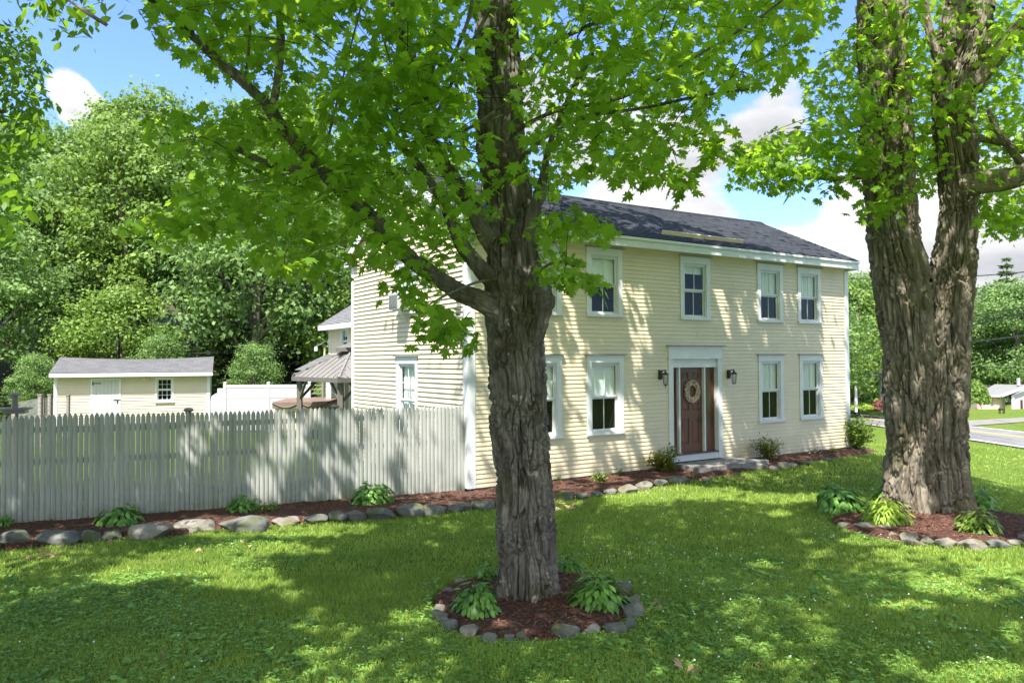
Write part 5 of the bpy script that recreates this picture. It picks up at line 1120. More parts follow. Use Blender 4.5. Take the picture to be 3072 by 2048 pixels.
# (left px, right px, base y, top y, pale?, words)
ST = [(-55, 8, 1272, 1225, 0, 'dark stone cut by the left edge of the picture'), (6, 78, 1259, 1218, 0, 'big dark grey rounded boulder at the left end of the fence bed'), (80, 183, 1256, 1213, 0, 'longest dark mossy boulder near the left end of the fence bed'),
      (184, 234, 1247, 1217, 0, 'squarish green grey stone right of the longest dark boulder'), (236, 280, 1244, 1215, 0, 'small pointed grey stone before the leftmost full hosta'), (285, 392, 1240, 1206, 1, 'long low tan boulder in front of the fence, left of two similar'), (394, 496, 1226, 1196, 1, 'long low tan boulder with rounded back, right of two similar'),
      (500, 618, 1222, 1186, 0, 'biggest mossy boulder, below the pair of hostas at the fence'), (620, 690, 1209, 1188, 1, 'low half sunken stone right of the biggest mossy boulder'), (700, 752, 1205, 1182, 0, 'low rounded grey stone left of a pointed one, mid fence bed'), (753, 800, 1202, 1173, 0, 'pointed blue grey stone in the middle of the fence bed edge'),
      (797, 841, 1199, 1172, 0, 'round brownish stone just left of the largest blocky one'), (842, 905, 1196, 1164, 0, 'largest blocky grey stone in front of the fence hosta'), (910, 972, 1189, 1156, 0, 'angular grey stone with a yellow mossy top'), (974, 1024, 1184, 1155, 0, 'rounded stone covered in green moss'), (1031, 1083, 1179, 1152, 0, 'trapezoid grey stone left of the near maple trunk'), (1084, 1135, 1174, 1147, 0, 'broad grey stone touching the near maple trunk from the left in view'),
      (1268, 1322, 1150, 1130, 0, 'broad low grey stone just right of the near maple trunk'), (1322, 1352, 1149, 1133, 0, 'flat grey stone second right of the near maple trunk'), (1355, 1385, 1142, 1128, 0, 'small rounded grey stone below the first window bed plants'), (1385, 1418, 1138, 1121, 0, 'small grey stone left of the round pale one by the house bed'), (1418, 1462, 1136, 1111, 1, 'round light grey stone at the front of the house bed'),
      (1460, 1500, 1124, 1105, 1, 'sunlit tan stone at the front of the house bed'), (1496, 1535, 1117, 1102, 0, 'grey stone left of the mossy flat one before the shrub'), (1533, 1590, 1112, 1095, 0, 'flat mossy stone below the yellowish shrub by the door'), (1610, 1637, 1108, 1096, 1, 'lone bright pinkish stone on the grass before the step'), (1585, 1612, 1098, 1084, 0, 'small brown stone at the left corner of the granite step'),
      (1736, 1765, 1078, 1064, 1, 'pale smooth stone at the right end of the granite step'), (1766, 1790, 1080, 1069, 1, 'small pale stone second from the right end of the step'), (1786, 1812, 1076, 1061, 1, 'light rounded stone under the dense shrub right of the door'), (1808, 1832, 1074, 1063, 0, 'grey stone right of the dense shrub'), (1830, 1862, 1069, 1057, 0, 'brownish stone at the edge of the bed below the right windows'), (1885, 1915, 1059, 1051, 0, 'flat grey stone near the right end of the house bed')]
RG1 = [(1000, 1023, 1408, 1386, 1, 'small tan stone at the left of the near tree ring'), (990, 1030, 1425, 1405, 0, 'dull flat stone at the left of the near tree ring'), (1003, 1030, 1442, 1414, 0, 'dark upright stone at the front left of the near tree ring'), (1020, 1052, 1452, 1425, 0, 'dark round stone beside the front left hosta of the near ring'), (1058, 1102, 1466, 1440, 1, 'pale oblong stone with tan top at the front of the near ring'), (1100, 1140, 1484, 1456, 0, 'pointed blue grey stone at the front of the near ring'), (1158, 1182, 1478, 1465, 0, 'very small grey stone at the front of the near ring'), (1186, 1215, 1480, 1452, 0, 'squarish grey stone at the front centre of the near ring'),
       (1268, 1330, 1474, 1440, 0, 'rounded speckled grey stone right of the ring front centre'), (1342, 1382, 1462, 1437, 0, 'triangular brown stone at the front right of the near ring'), (1390, 1440, 1460, 1434, 0, 'flat blue grey stone at the front right of the near ring'), (1436, 1462, 1448, 1415, 0, 'upright tan grey stone at the right of the near ring'), (1428, 1478, 1422, 1385, 0, 'largest speckled stone at the right of the near ring'), (1440, 1474, 1396, 1366, 0, 'grey stone behind the largest one at the right of the near ring'), (1405, 1450, 1360, 1340, 0, 'brown stone at the back right of the near ring'), (1365, 1385, 1345, 1330, 0, 'grey stone at the back of the near ring beside a hosta'), (1018, 1050, 1372, 1350, 0, 'dark stone at the back left of the near ring'), (1045, 1080, 1345, 1330, 1, 'tan stone at the back left of the near ring')]
RG2 = [(1925, 1952, 1213, 1201, 0, 'grey stone at the left end of the far ring'), (1965, 2020, 1222, 1202, 1, 'flat tan stone left of the lime hosta at the far ring'), (2018, 2052, 1222, 1208, 1, 'greyish stone under the lime hosta at the far ring'), (2038, 2062, 1240, 1222, 1, 'bright white stone below the lime hosta at the far ring'), (2064, 2112, 1248, 1225, 1, 'broad pale stone second right of the lime hosta'), (2114, 2146, 1251, 1233, 1, 'small bright pale stone third right of the lime hosta'), (2150, 2204, 1259, 1238, 1, 'long pale low stone at the front of the far ring'), (2205, 2268, 1264, 1241, 1, 'largest rounded pale stone at the front of the far ring'), (2270, 2318, 1260, 1243, 0, 'dull brown stone right of the largest pale one at the far ring'), (2316, 2345, 1254, 1238, 1, 'blue grey rounded stone near the right edge'), (2340, 2375, 1250, 1228, 0, 'grey stone cut by the right edge of the picture'), (2262, 2290, 1190, 1178, 0, 'grey stone behind the right hosta of the far ring')]
def place_stones(lst, group):
    for i, (xl, xr, yb, yt, pale, lb) in enumerate(lst):
        xm = (xl+xr)/2; p = G(xm, yb); s = p.y*D/F; w = (xr-xl)*s; h = max(.09, (yb-yt)*s*.92+.02); dp = min(w*.62, .38)+.04; wide = 1.06
        me = stone_mesh(100+i+len(lst)*7, w/2*wide, dp/2, h*.56, .15+.5*((i*37) % 10)/10); o = link('stone', me, None, M['stone_pale' if pale else 'stone'])
        o.location = (p.x*(1+dp*.4/p.y), p.y+dp*.40, p.z+h*.34); o.rotation_euler = (0, 0, ((i*53) % 10-5)*.035); tag(o, lb, 'stone', group)
place_stones(ST, 'stones edging the fence and house bed'); place_stones(RG1, 'stones ringing the near maple'); place_stones(RG2, 'stones ringing the double maple')
# ------------------------------------------------------------------ hostas and other plants
def hosta(xd, yd, wpx, hpx, mat, label, seed, n=70, group='hostas planted in the mulch', lw=.30, name='hosta'):
    p = G(xd, yd); s = p.y*D/F; r = wpx*s/2; hh = hpx*s*1.2; g = np.random.default_rng(seed); n = int(n*6.5)
    a = g.uniform(0, 2*np.pi, n); e = np.arcsin(g.uniform(.02, 1, n)**1.1); t = g.uniform(.42, .92, n)*(1+.12*np.sin(3*a+seed))
    C_ = np.stack([np.cos(a)*np.cos(e)*r*t, np.sin(a)*np.cos(e)*r*t, np.sin(e)*hh*t+.015], 1)
    tip = np.stack([np.cos(a)*(.35+np.cos(e)), np.sin(a)*(.35+np.cos(e)), .55*np.sin(e)-.35-.3*g.uniform(0, 1, n)], 1)+g.normal(0, .28, (n, 3))
    nr = np.stack([np.cos(a)*np.cos(e)*.7, np.sin(a)*np.cos(e)*.7, .55+.6*np.sin(e)], 1)+g.normal(0, .22, (n, 3))
    sh_ = np.array([(0, 0), (.07, .12), (.20, .34), (.22, .55), (.12, .82), (0, 1.05), (-.12, .82), (-.22, .55), (-.20, .34), (-.07, .12)])*np.array([lw/.30, 1])
    o = leaves(name, C_, nr, tip, r*g.uniform(.24, .40, n), sh_, mat, None, g.uniform(0, 1, n), .30)
    o.location = (p.x, p.y+r*.45, p.z+.05); tag(o, label, 'plant', group); return o
HO_ = [(1096, 1427, 118, 66, 0, 'hosta at the front left of the near tree ring', 75), (1378, 1410, 140, 62, 0, 'largest hosta at the right of the near tree ring', 90), (1118, 1342, 60, 34, 0, 'small hosta behind the near trunk on its left', 40), (1310, 1325, 66, 34, 0, 'hosta behind the near trunk on its right', 45), (1350, 1345, 36, 22, 0, 'tiny hosta seedling at the back right of the near ring', 16),
       (262, 1218, 110, 42, 0, 'dark hosta at the left part of the fence bed', 70), (3, 1222, 50, 30, 0, 'hosta cut by the left edge of the picture', 40), (552, 1186, 84, 36, 0, 'dark green hosta of the pair in the fence bed', 60), (615, 1186, 52, 26, 1, 'yellowish small hosta of the pair in the fence bed', 36), (848, 1166, 112, 42, 0, 'broad hosta before the fence, right of its middle', 80),
       (1940, 1183, 118, 56, 0, 'big dark hosta left of the old double maple', 90), (2045, 1214, 112, 56, 2, 'lime green hosta in front of the old double maple', 110), (2262, 1236, 96, 50, 1, 'green hosta right front of the old double maple', 70), (2258, 1178, 90, 44, 0, 'dark hosta behind the double maple on the right', 60), (2026, 1160, 50, 40, 0, 'hosta tucked behind the double maple on the left', 40)]
for i, (x, y, w_, h_, k, lb, n) in enumerate(HO_): hosta(x, y, w_, h_, (M['hosta'], M['shrub_green'], M['hosta_lime'])[k], lb, 200+i, n, lw=(.34, .26, .2)[k])
def shrub(xd, yd, wpx, hpx, n, size, mat, label, seed, name='shrub', top=1.0, stems=14, back=.3, openn=.9):
    p = G(xd, yd); s = p.y*D/F; r = wpx*s/2; hh = hpx*s; g = np.random.default_rng(seed); e = empty(name, (p.x, p.y+r*back, p.z+.03), 0, label, 'shrub'); ts, C_, T_ = [], [], []
    for i in range(stems):
        a = g.uniform(0, 6.28); q = g.uniform(.15, 1)**.7; x1 = np.array([math.cos(a)*r*q*.85, math.sin(a)*r*q*.75, hh*(1-.35*q**2)*g.uniform(.75, 1.05)]); mid = x1*np.array([.45, .45, .6])
        ts.append(tube([(0, 0, -.02), tuple(mid), tuple(x1)], [.010, .007, .002], 5, .12)); m = n//stems; t = g.uniform(.22, 1.0, m)
        P = mid[None]*(1-np.abs(t-.5)*2)[:, None]*np.where(t < .5, 1, 1)[:, None]+x1[None]*np.clip((t-.5)*2, 0, 1)[:, None]; P = np.where((t < .5)[:, None], mid[None]*(t*2)[:, None], mid[None]*(1-(t-.5)*2)[:, None]+x1[None]*((t-.5)*2)[:, None])
        P = P+g.normal(0, 1, (m, 3))*np.array([r*.17, r*.17, hh*.10]); C_.append(P); T_.append(g.normal(0, 1, (m, 3))+x1[None]/np.linalg.norm(x1)*.8)
    C_ = np.concatenate(C_); T_ = np.concatenate(T_); C_[:, 2] = np.maximum(C_[:, 2], .02); m = len(C_)
    nr = g.normal(0, .6, (m, 3))+np.array([0, 0, .8]); o = leaves('foliage', C_, nr, T_, size*g.uniform(.6, 1.2, m), OVAL, mat, e, g.uniform(0, 1, m), .15); join_tubes('stems', ts, M['twig'], e); return e
shrub(1540, 1092, 104, 58, 1900, .065, M['shrub'], 'yellowish green leafy shrub left of the front door', 1)
shrub(1768, 1066, 84, 58, 2400, .045, M['shrub'], 'dense fine leaved shrub between the step and the right windows', 2, stems=20)
shrub(1972, 1040, 90, 82, 2600, .085, M['shrub_green'], 'big light green bush at the right corner of the house', 3, stems=22)
shrub(1380, 1117, 50, 30, 260, .06, M['shrub_green'], 'small green perennial below the first windows', 4, 'perennial', stems=9)
shrub(1425, 1100, 24, 20, 70, .05, M['shrub'], 'little yellow green seedling right of the small perennial', 5, 'perennial', stems=4)
shrub(1283, 1115, 20, 26, 60, .05, M['shrub_green'], 'thin green weed at the wall just right of the near trunk', 6, 'perennial', stems=4)
shrub(1128, 1120, 26, 90, 120, .055, M['shrub_green'], 'sparse tall weed at the wall just left of the near trunk', 7, 'perennial', stems=6)
shrub(1876, 1050, 54, 26, 160, .03, M['wreath'], 'wispy grey twiggy plant below the rightmost windows', 8, 'perennial', stems=16)
shrub(1918, 1047, 36, 16, 300, .04, M['shrub'], 'low yellowish plant left of the corner bush', 9, 'perennial', stems=8)
shrub(-2, 990, 44, 62, 1500, .09, M['shrub'], 'yellow green bush behind the fence at the left edge', 10, stems=14).location.y += 1.2
# ------------------------------------------------------------------ dead leaves and sticks on the lawn
def dead(xd, yd, k, sz, label, seed, spread=.2):
    p = G(xd, yd); g = np.random.default_rng(seed); C_ = np.stack([g.normal(0, spread, k), g.normal(0, spread*.7, k), g.uniform(.02, .055, k)], 1)
    o = leaves('dead_leaves', C_, g.normal(0, .55, (k, 3))+np.array([0, 0, 1]), g.normal(0, 1, (k, 3))*np.array([1, 1, .3]), sz*g.uniform(.6, 1.2, k), MAPLE, M['dead_leaf'], None, g.uniform(0, 1, k), .55); o.location = p; tag(o, label, 'dead leaves')
dead(1588, 1545, 7, .13, 'curled clump of brown maple leaves on the bottom right lawn', 1, .05); dead(1290, 1165, 26, .10, 'scattered brown leaves just right of the near maple trunk', 2, .22); dead(110, 1282, 8, .12, 'tan fallen leaves on sunny grass at the left', 3, .12)
dead(150, 1262, 22, .09, 'pale leaf litter in front of the dark boulders', 4, .3); dead(388, 1515, 2, .10, 'single brown leaf low on the left lawn', 5, .03); dead(1655, 1100, 30, .08, 'dry leaf litter at the foot of the granite step', 6, .3); dead(1520, 1395, 5, .09, 'dry leaves right of the near tree ring', 7, .1); dead(1750, 1530, 2, .1, 'brown leaf right of the curled clump on the lawn', 8, .04); dead(560, 1262, 6, .08, 'few pale leaves on the sunny lawn before the fence', 9, .35)
p = G(2080, 1248); b = MB(); b.bar((-.3, .12, .05), (-.05, 0, .03), .008); b.bar((-.05, 0, .03), (.08, -.1, .03), .035, 7, .05); b.bar((.08, -.1, .03), (.2, -.2, .02), .05, 7, .01); o = b.build('stick', M['bark2'], None); o.location = p; tag(o, 'broken stick with torn bark lying before the far ring', 'stick')
# ------------------------------------------------------------------ garden shed
SR = math.radians(20); s_o = AT(124, 1000, 28.6); s_o.z = 0; s_d = Vector((math.cos(SR), math.sin(SR))); s_n = Vector((-math.sin(SR), math.cos(SR)))
def SP(xd, yd, off=0):          # point of the shed front seen at (xd, yd)
    d = rayd(xd*D, yd*D); k = (Vector((s_o.x, s_o.y)).dot(s_n)+off)/(d.x*s_n.x+d.y*s_n.y); p = Vector((0, 0, HC))+d*k
    return (Vector((p.x, p.y))-Vector((s_o.x, s_o.y))).dot(s_d), p.z
sh = empty('garden_shed', s_o, SR, 'low pale yellow garden shed with grey sagging roof and white door behind the fence', 'shed')
SW = SP(481, 1000)[0]; zE = .5*(SP(124, 857, -.4)[1]+SP(478, 853, -.4)[1]); zR = .5*(SP(140, 821, 1.6)[1]+SP(475, 818, 1.6)[1]); fs = lambda t, o, z: (t, -o, z)
dx0, dx1, dzt = SP(210, 1000)[0], SP(275, 1000)[0], SP(240, 869)[1]; (wx0, wz1), (wx1, wz0) = SP(357, 866), SP(399, 924)
b = MB(); clap(b, fs, .1, SW-.1, .1, zE-.12, .105, [(dx0, dx1, 0, dzt), (wx0+.04, wx1-.04, wz0+.03, wz1-.03)], seed=5, th=.02); b.build('wall', M['shed_siding'], sh)
b = MB(); b.quad((0, 0, 0), (0, 3.2, 0), (0, 3.2, zE), (0, 0, zE)); b.quad((SW, 0, 0), (SW, 3.2, 0), (SW, 3.2, zE), (SW, 0, zE)); b.quad((0, 3.2, 0), (SW, 3.2, 0), (SW, 3.2, zE), (0, 3.2, zE)); b.poly([(0, 0, zE), (0, 3.2, zE), (0, 1.6, zR-.05)]); b.poly([(SW, 0, zE), (SW, 3.2, zE), (SW, 1.6, zR-.05)]); b.build('wall', M['shed_siding'], sh)
b = MB(); b.box(-.02, .1, -.028, 0, .1, zE-.12); b.box(-.02, 0, 0, .1, .1, zE-.12); b.build('corner_board', M['trim'], sh); b = MB(); b.box(SW-.1, SW+.02, -.028, 0, .1, zE-.12); b.build('corner_board', M['trim'], sh)
sr_ = roof_mesh('roof', M['shingle_grey'], sh, (-.34, zE-.01), (1.6, zR), -.12, SW+.12, .13, sag=.10); roof_mesh('rear_slope', M['shingle_grey'], sr_, (3.48, zE), (1.6, zR), -.12, SW+.12, .13, sag=.10)
b = MB(); b.box(-.12, SW+.12, -.34, -.315, zE-.16, zE-.02); b.box(-.10, SW+.10, -.315, 0, zE-.155, zE-.14); b.build('fascia', M['trim'], sh)
b = MB()
for k in range(7): b.box(dx0+.03+k*(dx1-dx0-.06)/7+.003, dx0+.03+(k+1)*(dx1-dx0-.06)/7-.003, -.03, 0, .12, dzt-.05)
b.box(dx0+.03, dx1-.03, -.012, .0, .12, dzt-.05); sd2 = b.build('door', M['vinyl'], sh)
b = MB(); b.box(dx0+.05, dx0+.32, -.04, -.03, dzt-.20, dzt-.17); b.box(dx0+.02, dx0+.06, -.042, -.03, dzt-.26, dzt-.12); b.build('hinge', M['black'], sd2)
b = MB(); b.box(dx1-.22, dx1+.02, -.045, -.03, 1.18, 1.205); b.box(dx1-.1, dx1-.06, -.045, -.03, 1.06, 1.2); b.build('latch', M['black'], sd2)
b = MB(); b.box(dx0-.03, dx0+.03, -.035, 0, .1, dzt); b.box(dx1-.03, dx1+.03, -.035, 0, .1, dzt); b.box(dx0+.03, dx1-.03, -.035, 0, dzt-.05, dzt); b.build('door_casing', M['trim'], sh)
win(fs, wx0, wx1, wz0, wz1, sh, cw=.045, hw=.045, capped=False, curtain=0, muntin=(2, 1))
b = MB(); b.lathe((3.05, -.06, zE-.32), [(.02, 0), (.05, .03), (.05, .07), (.02, .09)], 8); b.lathe((3.17, -.06, zE-.32), [(.02, 0), (.05, .03), (.05, .07), (.02, .09)], 8); b.box(3.0, 3.22, -.05, 0, zE-.26, zE-.22); b.build('flood_light', M['plank'], sh)
# ------------------------------------------------------------------ white vinyl screen, tank, hot tub, gazebo
Yv = 28.6; vx = [AT(x, 900, Yv).x for x in (517, 617, 711)]; vz = AT(617, 882, Yv).z
vf = empty('privacy_fence', (vx[0], Yv, 0), 0, 'white vinyl privacy fence panels between shed and gazebo', 'fence')
for x in vx: b = MB(); b.box(x-vx[0]-.05, x-vx[0]+.05, -.05, .05, 0, vz+.06); b.hexa([(x-vx[0]-.065, -.065, vz+.06), (x-vx[0]+.065, -.065, vz+.06), (x-vx[0]+.065, .065, vz+.06), (x-vx[0]-.065, .065, vz+.06), (x-vx[0]-.03, -.03, vz+.09), (x-vx[0]+.03, -.03, vz+.09), (x-vx[0]+.03, .03, vz+.09), (x-vx[0]-.03, .03, vz+.09)]); b.build('post', M['vinyl'], vf, .004)
for x0, x1 in zip(vx, vx[1:]):
    a, c = x0-vx[0]+.051, x1-vx[0]-.051; b = MB(); b.box(a, c, -.025, .025, vz-.13, vz-.02); b.box(a, c, -.025, .025, vz-.52, vz-.44); b.box(a, c, -.025, .025, .05, .17); b.build('rail', M['vinyl'], vf, .004)
    b = MB(); k = 0
    while a+k*.15 < c: b.box(a+k*.15+.001, min(a+(k+1)*.15, c)-.001, -.012, .012, .17, vz-.52); b.box(a+k*.15+.001, min(a+(k+1)*.15, c)-.001, -.012, .012, vz-.44, vz-.13); k += 1
    b.build('panel', M['vinyl'], vf)
p = AT(508, 950, 29.2); b = MB(); b.lathe((0, 0, 0), [(.30, 0), (.38, .08), (.38, 1.15), (.34, 1.30), (.20, 1.40), (.08, 1.42)], 24); tk = b.build('propane_tank', M['vinyl'], None, smooth=True); zt_ = AT(508, 902, 29.2).z; tk.location = (p.x, 29.2, zt_-1.42); tag(tk, 'white rounded gas tank standing beside the left end of the vinyl fence', 'tank')
b = MB(); b.lathe((0, 0, 1.42), [(.13, 0), (.14, .02), (.14, .16), (.12, .17)], 14); b.build('collar', M['vinyl'], tk)
x0, x1 = AT(626, 920, 26).x, AT(752, 920, 26).x; zt_ = AT(690, 919, 26).z
ht = empty('hot_tub', ((x0+x1)/2, 27, zt_-1.0), 0, 'hot tub under a brown cover beneath the gazebo', 'hot tub'); hw_ = (x1-x0)/2
b = MB(); b.box(-hw_+.06, hw_-.06, -.95, .95, 0, .86); b.build('cabinet', M['plank'], ht, .03)
b = MB(); b.hexa([(-hw_, -1.02, .86), (hw_, -1.02, .86), (hw_, 1.02, .86), (-hw_, 1.02, .86), (-hw_, -1.02, .95), (hw_, -1.02, .95), (hw_, 1.02, 1.0), (-hw_, 1.02, 1.0)]); b.box(-hw_, hw_, -1.035, -1.02, .72, .95); cv = b.build('cover', M['tub_cover'], ht, .02)
b = MB()
for k in range(10):
    t0, t1 = k/10, (k+1)/10; f_ = lambda t: (-hw_+2*hw_*t, -1.05, .92-.16*math.sin(math.pi*((t*2) % 1))); b.bar(f_(t0+1e-4), f_(t1-1e-4), .022, 6)
b.build('strap', M['gazebo_wood'], cv)
Yg = 22.5; gl = AT(680, 878, 23.6); gc = AT(778, 878, Yg)
gz = empty('gazebo', (gc.x, gc.y, 0), 0, 'gazebo with grey ribbed metal roof on dark posts beside the house', 'gazebo')
A_ = Vector((AT(672, 876, 25.2).x, 25.2, 0)); B_ = Vector((AT(778, 876, Yg-.2).x, Yg-.2, 0)); ze = AT(778, 868, Yg-.2).z; dAB = A_-B_; C3 = B_+Vector((-dAB.y, dAB.x, 0))*(-1)
if C3.y < B_.y: C3 = B_+Vector((dAB.y, -dAB.x, 0))
C3 = B_+(C3-B_).normalized()*2.6
D3 = A_+(C3-B_); ap = (A_+B_+C3+D3)/4; zap = ze+1.25; O_ = Vector((gc.x, gc.y, 0))
cs = [B_, C3, D3, A_]; b = MB(); b2 = MB()
for i in range(4):
    p, q = cs[i]-O_, cs[(i+1) % 4]-O_; a3 = ap-O_; p1, q1 = p.lerp(a3, .88), q.lerp(a3, .88); P0, Q0 = Vector((p.x, p.y, ze)), Vector((q.x, q.y, ze)); P1, Q1 = Vector((p1.x, p1.y, ze+.82)), Vector((q1.x, q1.y, ze+.82))
    b.quad(P0, Q0, Q1, P1); nr = 9
    for k in range(nr+1):
        t = k/nr; s0 = P0.lerp(Q0, t); c_ = .5*(P0+Q0); up_ = (P1+Q1)*.5-c_; tt = min(1, 1-abs(t-.5)*2+.12) if True else 1; b2.beam(s0+Vector((0, 0, .015)), s0+up_*min(1, tt)+Vector((0, 0, .015)), .03, .03)
    b2.beam(P0+Vector((0, 0, .02)), P1+Vector((0, 0, .02)), .06, .04)
b.build('roof', M['gazebo_metal'], gz); b2.build('roof_ribs', M['gazebo_metal'], gz)
b = MB(); a3 = ap-O_; b.box(a3.x-.45, a3.x+.45, a3.y-.45, a3.y+.45, ze+.80, ze+.92); b.lathe((a3.x, a3.y, ze+.92), [(.6, 0), (.3, .10), (.02, .18)], 4); b.build('roof_vent', M['gazebo_wood'], gz)
b = MB()
for i in range(4): p, q = cs[i]-O_, cs[(i+1) % 4]-O_; b.beam(Vector((p.x, p.y, ze-.07)), Vector((q.x, q.y, ze-.07)), .08, .14)
b.build('eave_beam', M['gazebo_wood'], gz)
for i in range(4):
    p = cs[i].lerp(ap, .12)-O_; b = MB(); b.box(p.x-.08, p.x+.08, p.y-.08, p.y+.08, 0, ze-.05); b.build('post', M['gazebo_wood'], gz, .005)
    b = MB()
    for j in (1, 3):
        q = cs[(i+j) % 4]-O_; dq = (q-p); dq.z = 0; dq.normalize(); b.beam(Vector((p.x, p.y, ze-.75)), Vector((p.x+dq.x*.62, p.y+dq.y*.62, ze-.14)), .07, .07)
    b.build('brace', M['gazebo_wood'], gz)
# ------------------------------------------------------------------ wire garden fence at the far left
gf = empty('garden_fence', (AT(29, 950, 20).x, 20, 0), 0, 'wooden posts with wire mesh left of the shed', 'fence')
pp = [(34, 907, 20, .07), (93, 905, 26, .07), (115, 905, 29, .07), (160*.98, 905, 31, .06)]; wp = []
for x, y, Y, r in [(34, 915, 20, .055), (93, 905, 24, .055), (115, 905, 25, .05), (160, 906, 27, .05)]:
    p = AT(x*.98 if x == 160 else x, y, Y); q = p-gf.location; b = MB(); b.box(q.x-r, q.x+r, q.y-r, q.y+r, 0, p.z-.03); b.box(q.x-r-.015, q.x+r+.015, q.y-r-.015, q.y+r+.015, p.z-.03, p.z); b.build('post', M['postwood'], gf); wp.append((q.x, q.y, p.z))
b = MB()
for (ax_, ay_, az_), (bx, by, bz) in zip(wp, wp[1:]):
    for k in range(9): b.bar((ax_, ay_, az_-.12-k*.13), (bx, by, bz-.12-k*.13), .006, 4)
    m = int(math.hypot(bx-ax_, by-ay_)/.16)
    for k in range(1, m): t = k/m; b.bar((ax_+(bx-ax_)*t, ay_+(by-ay_)*t, (az_+(bz-az_)*t)-.12), (ax_+(bx-ax_)*t, ay_+(by-ay_)*t, .1), .005, 4)
b.build('wire_mesh', M['galv'], gf)
# second wire fence stretch seen between the gazebo and the ell
b = MB(); e_ = empty('garden_fence', (AT(712, 940, 32).x, 32, 0), 0, 'short stretch of post and rail wire fence seen behind the gazebo', 'fence')
for k in range(6): b.bar((0, 0, 1.62-k*.17), (1.7, .2, 1.62-k*.17), .012, 4)
b.build('wire_mesh', M['galv'], e_)
for k in (0, .55, 1.7): b = MB(); b.box(k-.05, k+.05, -.05, .05, 0, 1.72); b.build('post', M['postwood'], e_)
# ------------------------------------------------------------------ across the road
def xz(xd, yd, Y): p = AT(xd, yd, Y); return p.x, p.z
nh = empty('neighbour_house', (*AT(2300, 930, 66).xy, 0), 0, 'low grey roofed house with cream siding beyond the far lawn at the right', 'house')
ox, oy = nh.location.x, nh.location.y; z0 = float(hgt(ox, 66))-.2
P_ = lambda x, y, Y: (AT(x, y, Y).x-ox, Y-oy, AT(x, y, Y).z)
b = MB(); ev = [P_(2240, 906, 66), P_(2312, 908, 66)]
b.quad(P_(2243, 905, 66), P_(2318, 908, 66), P_(2350, 883, 70), P_(2285, 882, 70)); b.quad(P_(2318, 908.2, 65.5), P_(2318, 908.1, 65.6), P_(2350, 883, 70), P_(2420, 882, 70)); b.quad(P_(2214, 893, 72), P_(2262, 893, 72), P_(2285, 884, 75), P_(2226, 884, 75)); b.quad(P_(2298, 908, 65), P_(2300, 907.4, 66.2), P_(2352, 882, 69), P_(2400, 882, 66)); b.build('roof', M['roof_pale'], nh)
b = MB(); x0, _, zz = P_(2250, 907, 66.4); x1 = P_(2308, 907, 66.4)[0]; b.box(x0, x1, 66.4-oy, 70-oy, z0, zz); b.build('garage_wall', M['shed_siding'], nh)
b = MB(); x2 = P_(2420, 900, 65.2)[0]; b.box(x1+.01, x2, 65.4-oy, 65.5-oy, z0, P_(2310, 907, 65.4)[2]); b.poly([(x1+.01, 65.4-oy, P_(2310, 907, 65.4)[2]), (x2, 65.4-oy, P_(2310, 907, 65.4)[2]), (x2, 65.4-oy, P_(2400, 884, 65.4)[2]), P_(2372, 884, 65.4)]); b.build('gable_wall', M['vinyl'], nh)
b = MB(); b.beam(P_(2300, 909, 65.1), P_(2372, 883, 65.1), .12, .2); b.beam(P_(2246, 908, 66), P_(2304, 909.5, 66), .1, .16); b.box(x1-.12, x1+.1, 65.3-oy, 65.39-oy, z0, P_(2310, 908, 65.3)[2]); b.build('trim_board', M['trim'], nh)
b = MB()
for a_, c_ in ((2255, 2276), (2282, 2303)): b.box(P_(a_, 920, 66.3)[0], P_(c_, 920, 66.3)[0], 66.35-oy, 66.39-oy, z0, P_(2260, 913, 66.3)[2])
b.build('garage_door', M['plank'], nh)
b = MB(); b.box(P_(2345, 910, 65.3)[0], P_(2349, 910, 65.3)[0], 65.3-oy, 65.39-oy, z0, P_(2345, 918, 65.3)[2]); b.build('shutter', M['shrub_red'], nh)
b = MB(); b.box(P_(2340, 870, 69)[0], P_(2343, 870, 69)[0], 69-oy, 69.3-oy, P_(2340, 884, 69)[2], P_(2340, 868, 69)[2]); b.build('chimney', M['trim'], nh)
# flag on its slanted pole
fx = AT(2248, 918, 64.5); fl = empty('flag', fx, 0, 'red, white and blue striped flag hanging from a slanted pole at the neighbour\'s garage', 'flag')
b = MB(); b.bar((.75, .4, .35), (-.1, 0, .62), .03); b.build('pole', M['trim'], fl)
mf, t = new_mat('flag_cloth'); v = coords(t); sx = N(t, 'ShaderNodeSeparateXYZ'); t.links.new(v, sx.inputs[0])
def mth(op, a, b_): n = N(t, 'ShaderNodeMath', operation=op); [(t.links.new(q, n.inputs[i]) if not isinstance(q, (int, float)) else setattr(n.inputs[i], 'default_value', q)) for i, q in enumerate((a, b_))]; return n.outputs[0]
st_ = mth('GREATER_THAN', mth('FRACT', mth('MULTIPLY', sx.outputs['X'], 6.0), 0), .5); can = mth('MULTIPLY', mth('LESS_THAN', sx.outputs['X'], .02), mth('GREATER_THAN', sx.outputs['Z'], .0))
col = mixc(t, st_, (.55, .06, .07), (.75, .74, .74)); col = mixc(t, can, col, (.06, .10, .28)); finish(t, col, .8)
V, F_ = [], []
for i in range(9):
    for j in range(9): q = i/8; r_ = j/8; V.append((-.12+.85*q*(1-.45*r_)-.1*r_, .08*math.sin(q*11), .6-.28*q*(1-r_)-1.35*r_-.0*q))
for i in range(8):
    for j in range(8): F_.append((i*9+j, i*9+j+1, (i+1)*9+j+1, (i+1)*9+j))
me = bpy.data.meshes.new('cloth'); me.from_pydata(V, [], F_); me.update(); link('cloth', me, fl, mf)
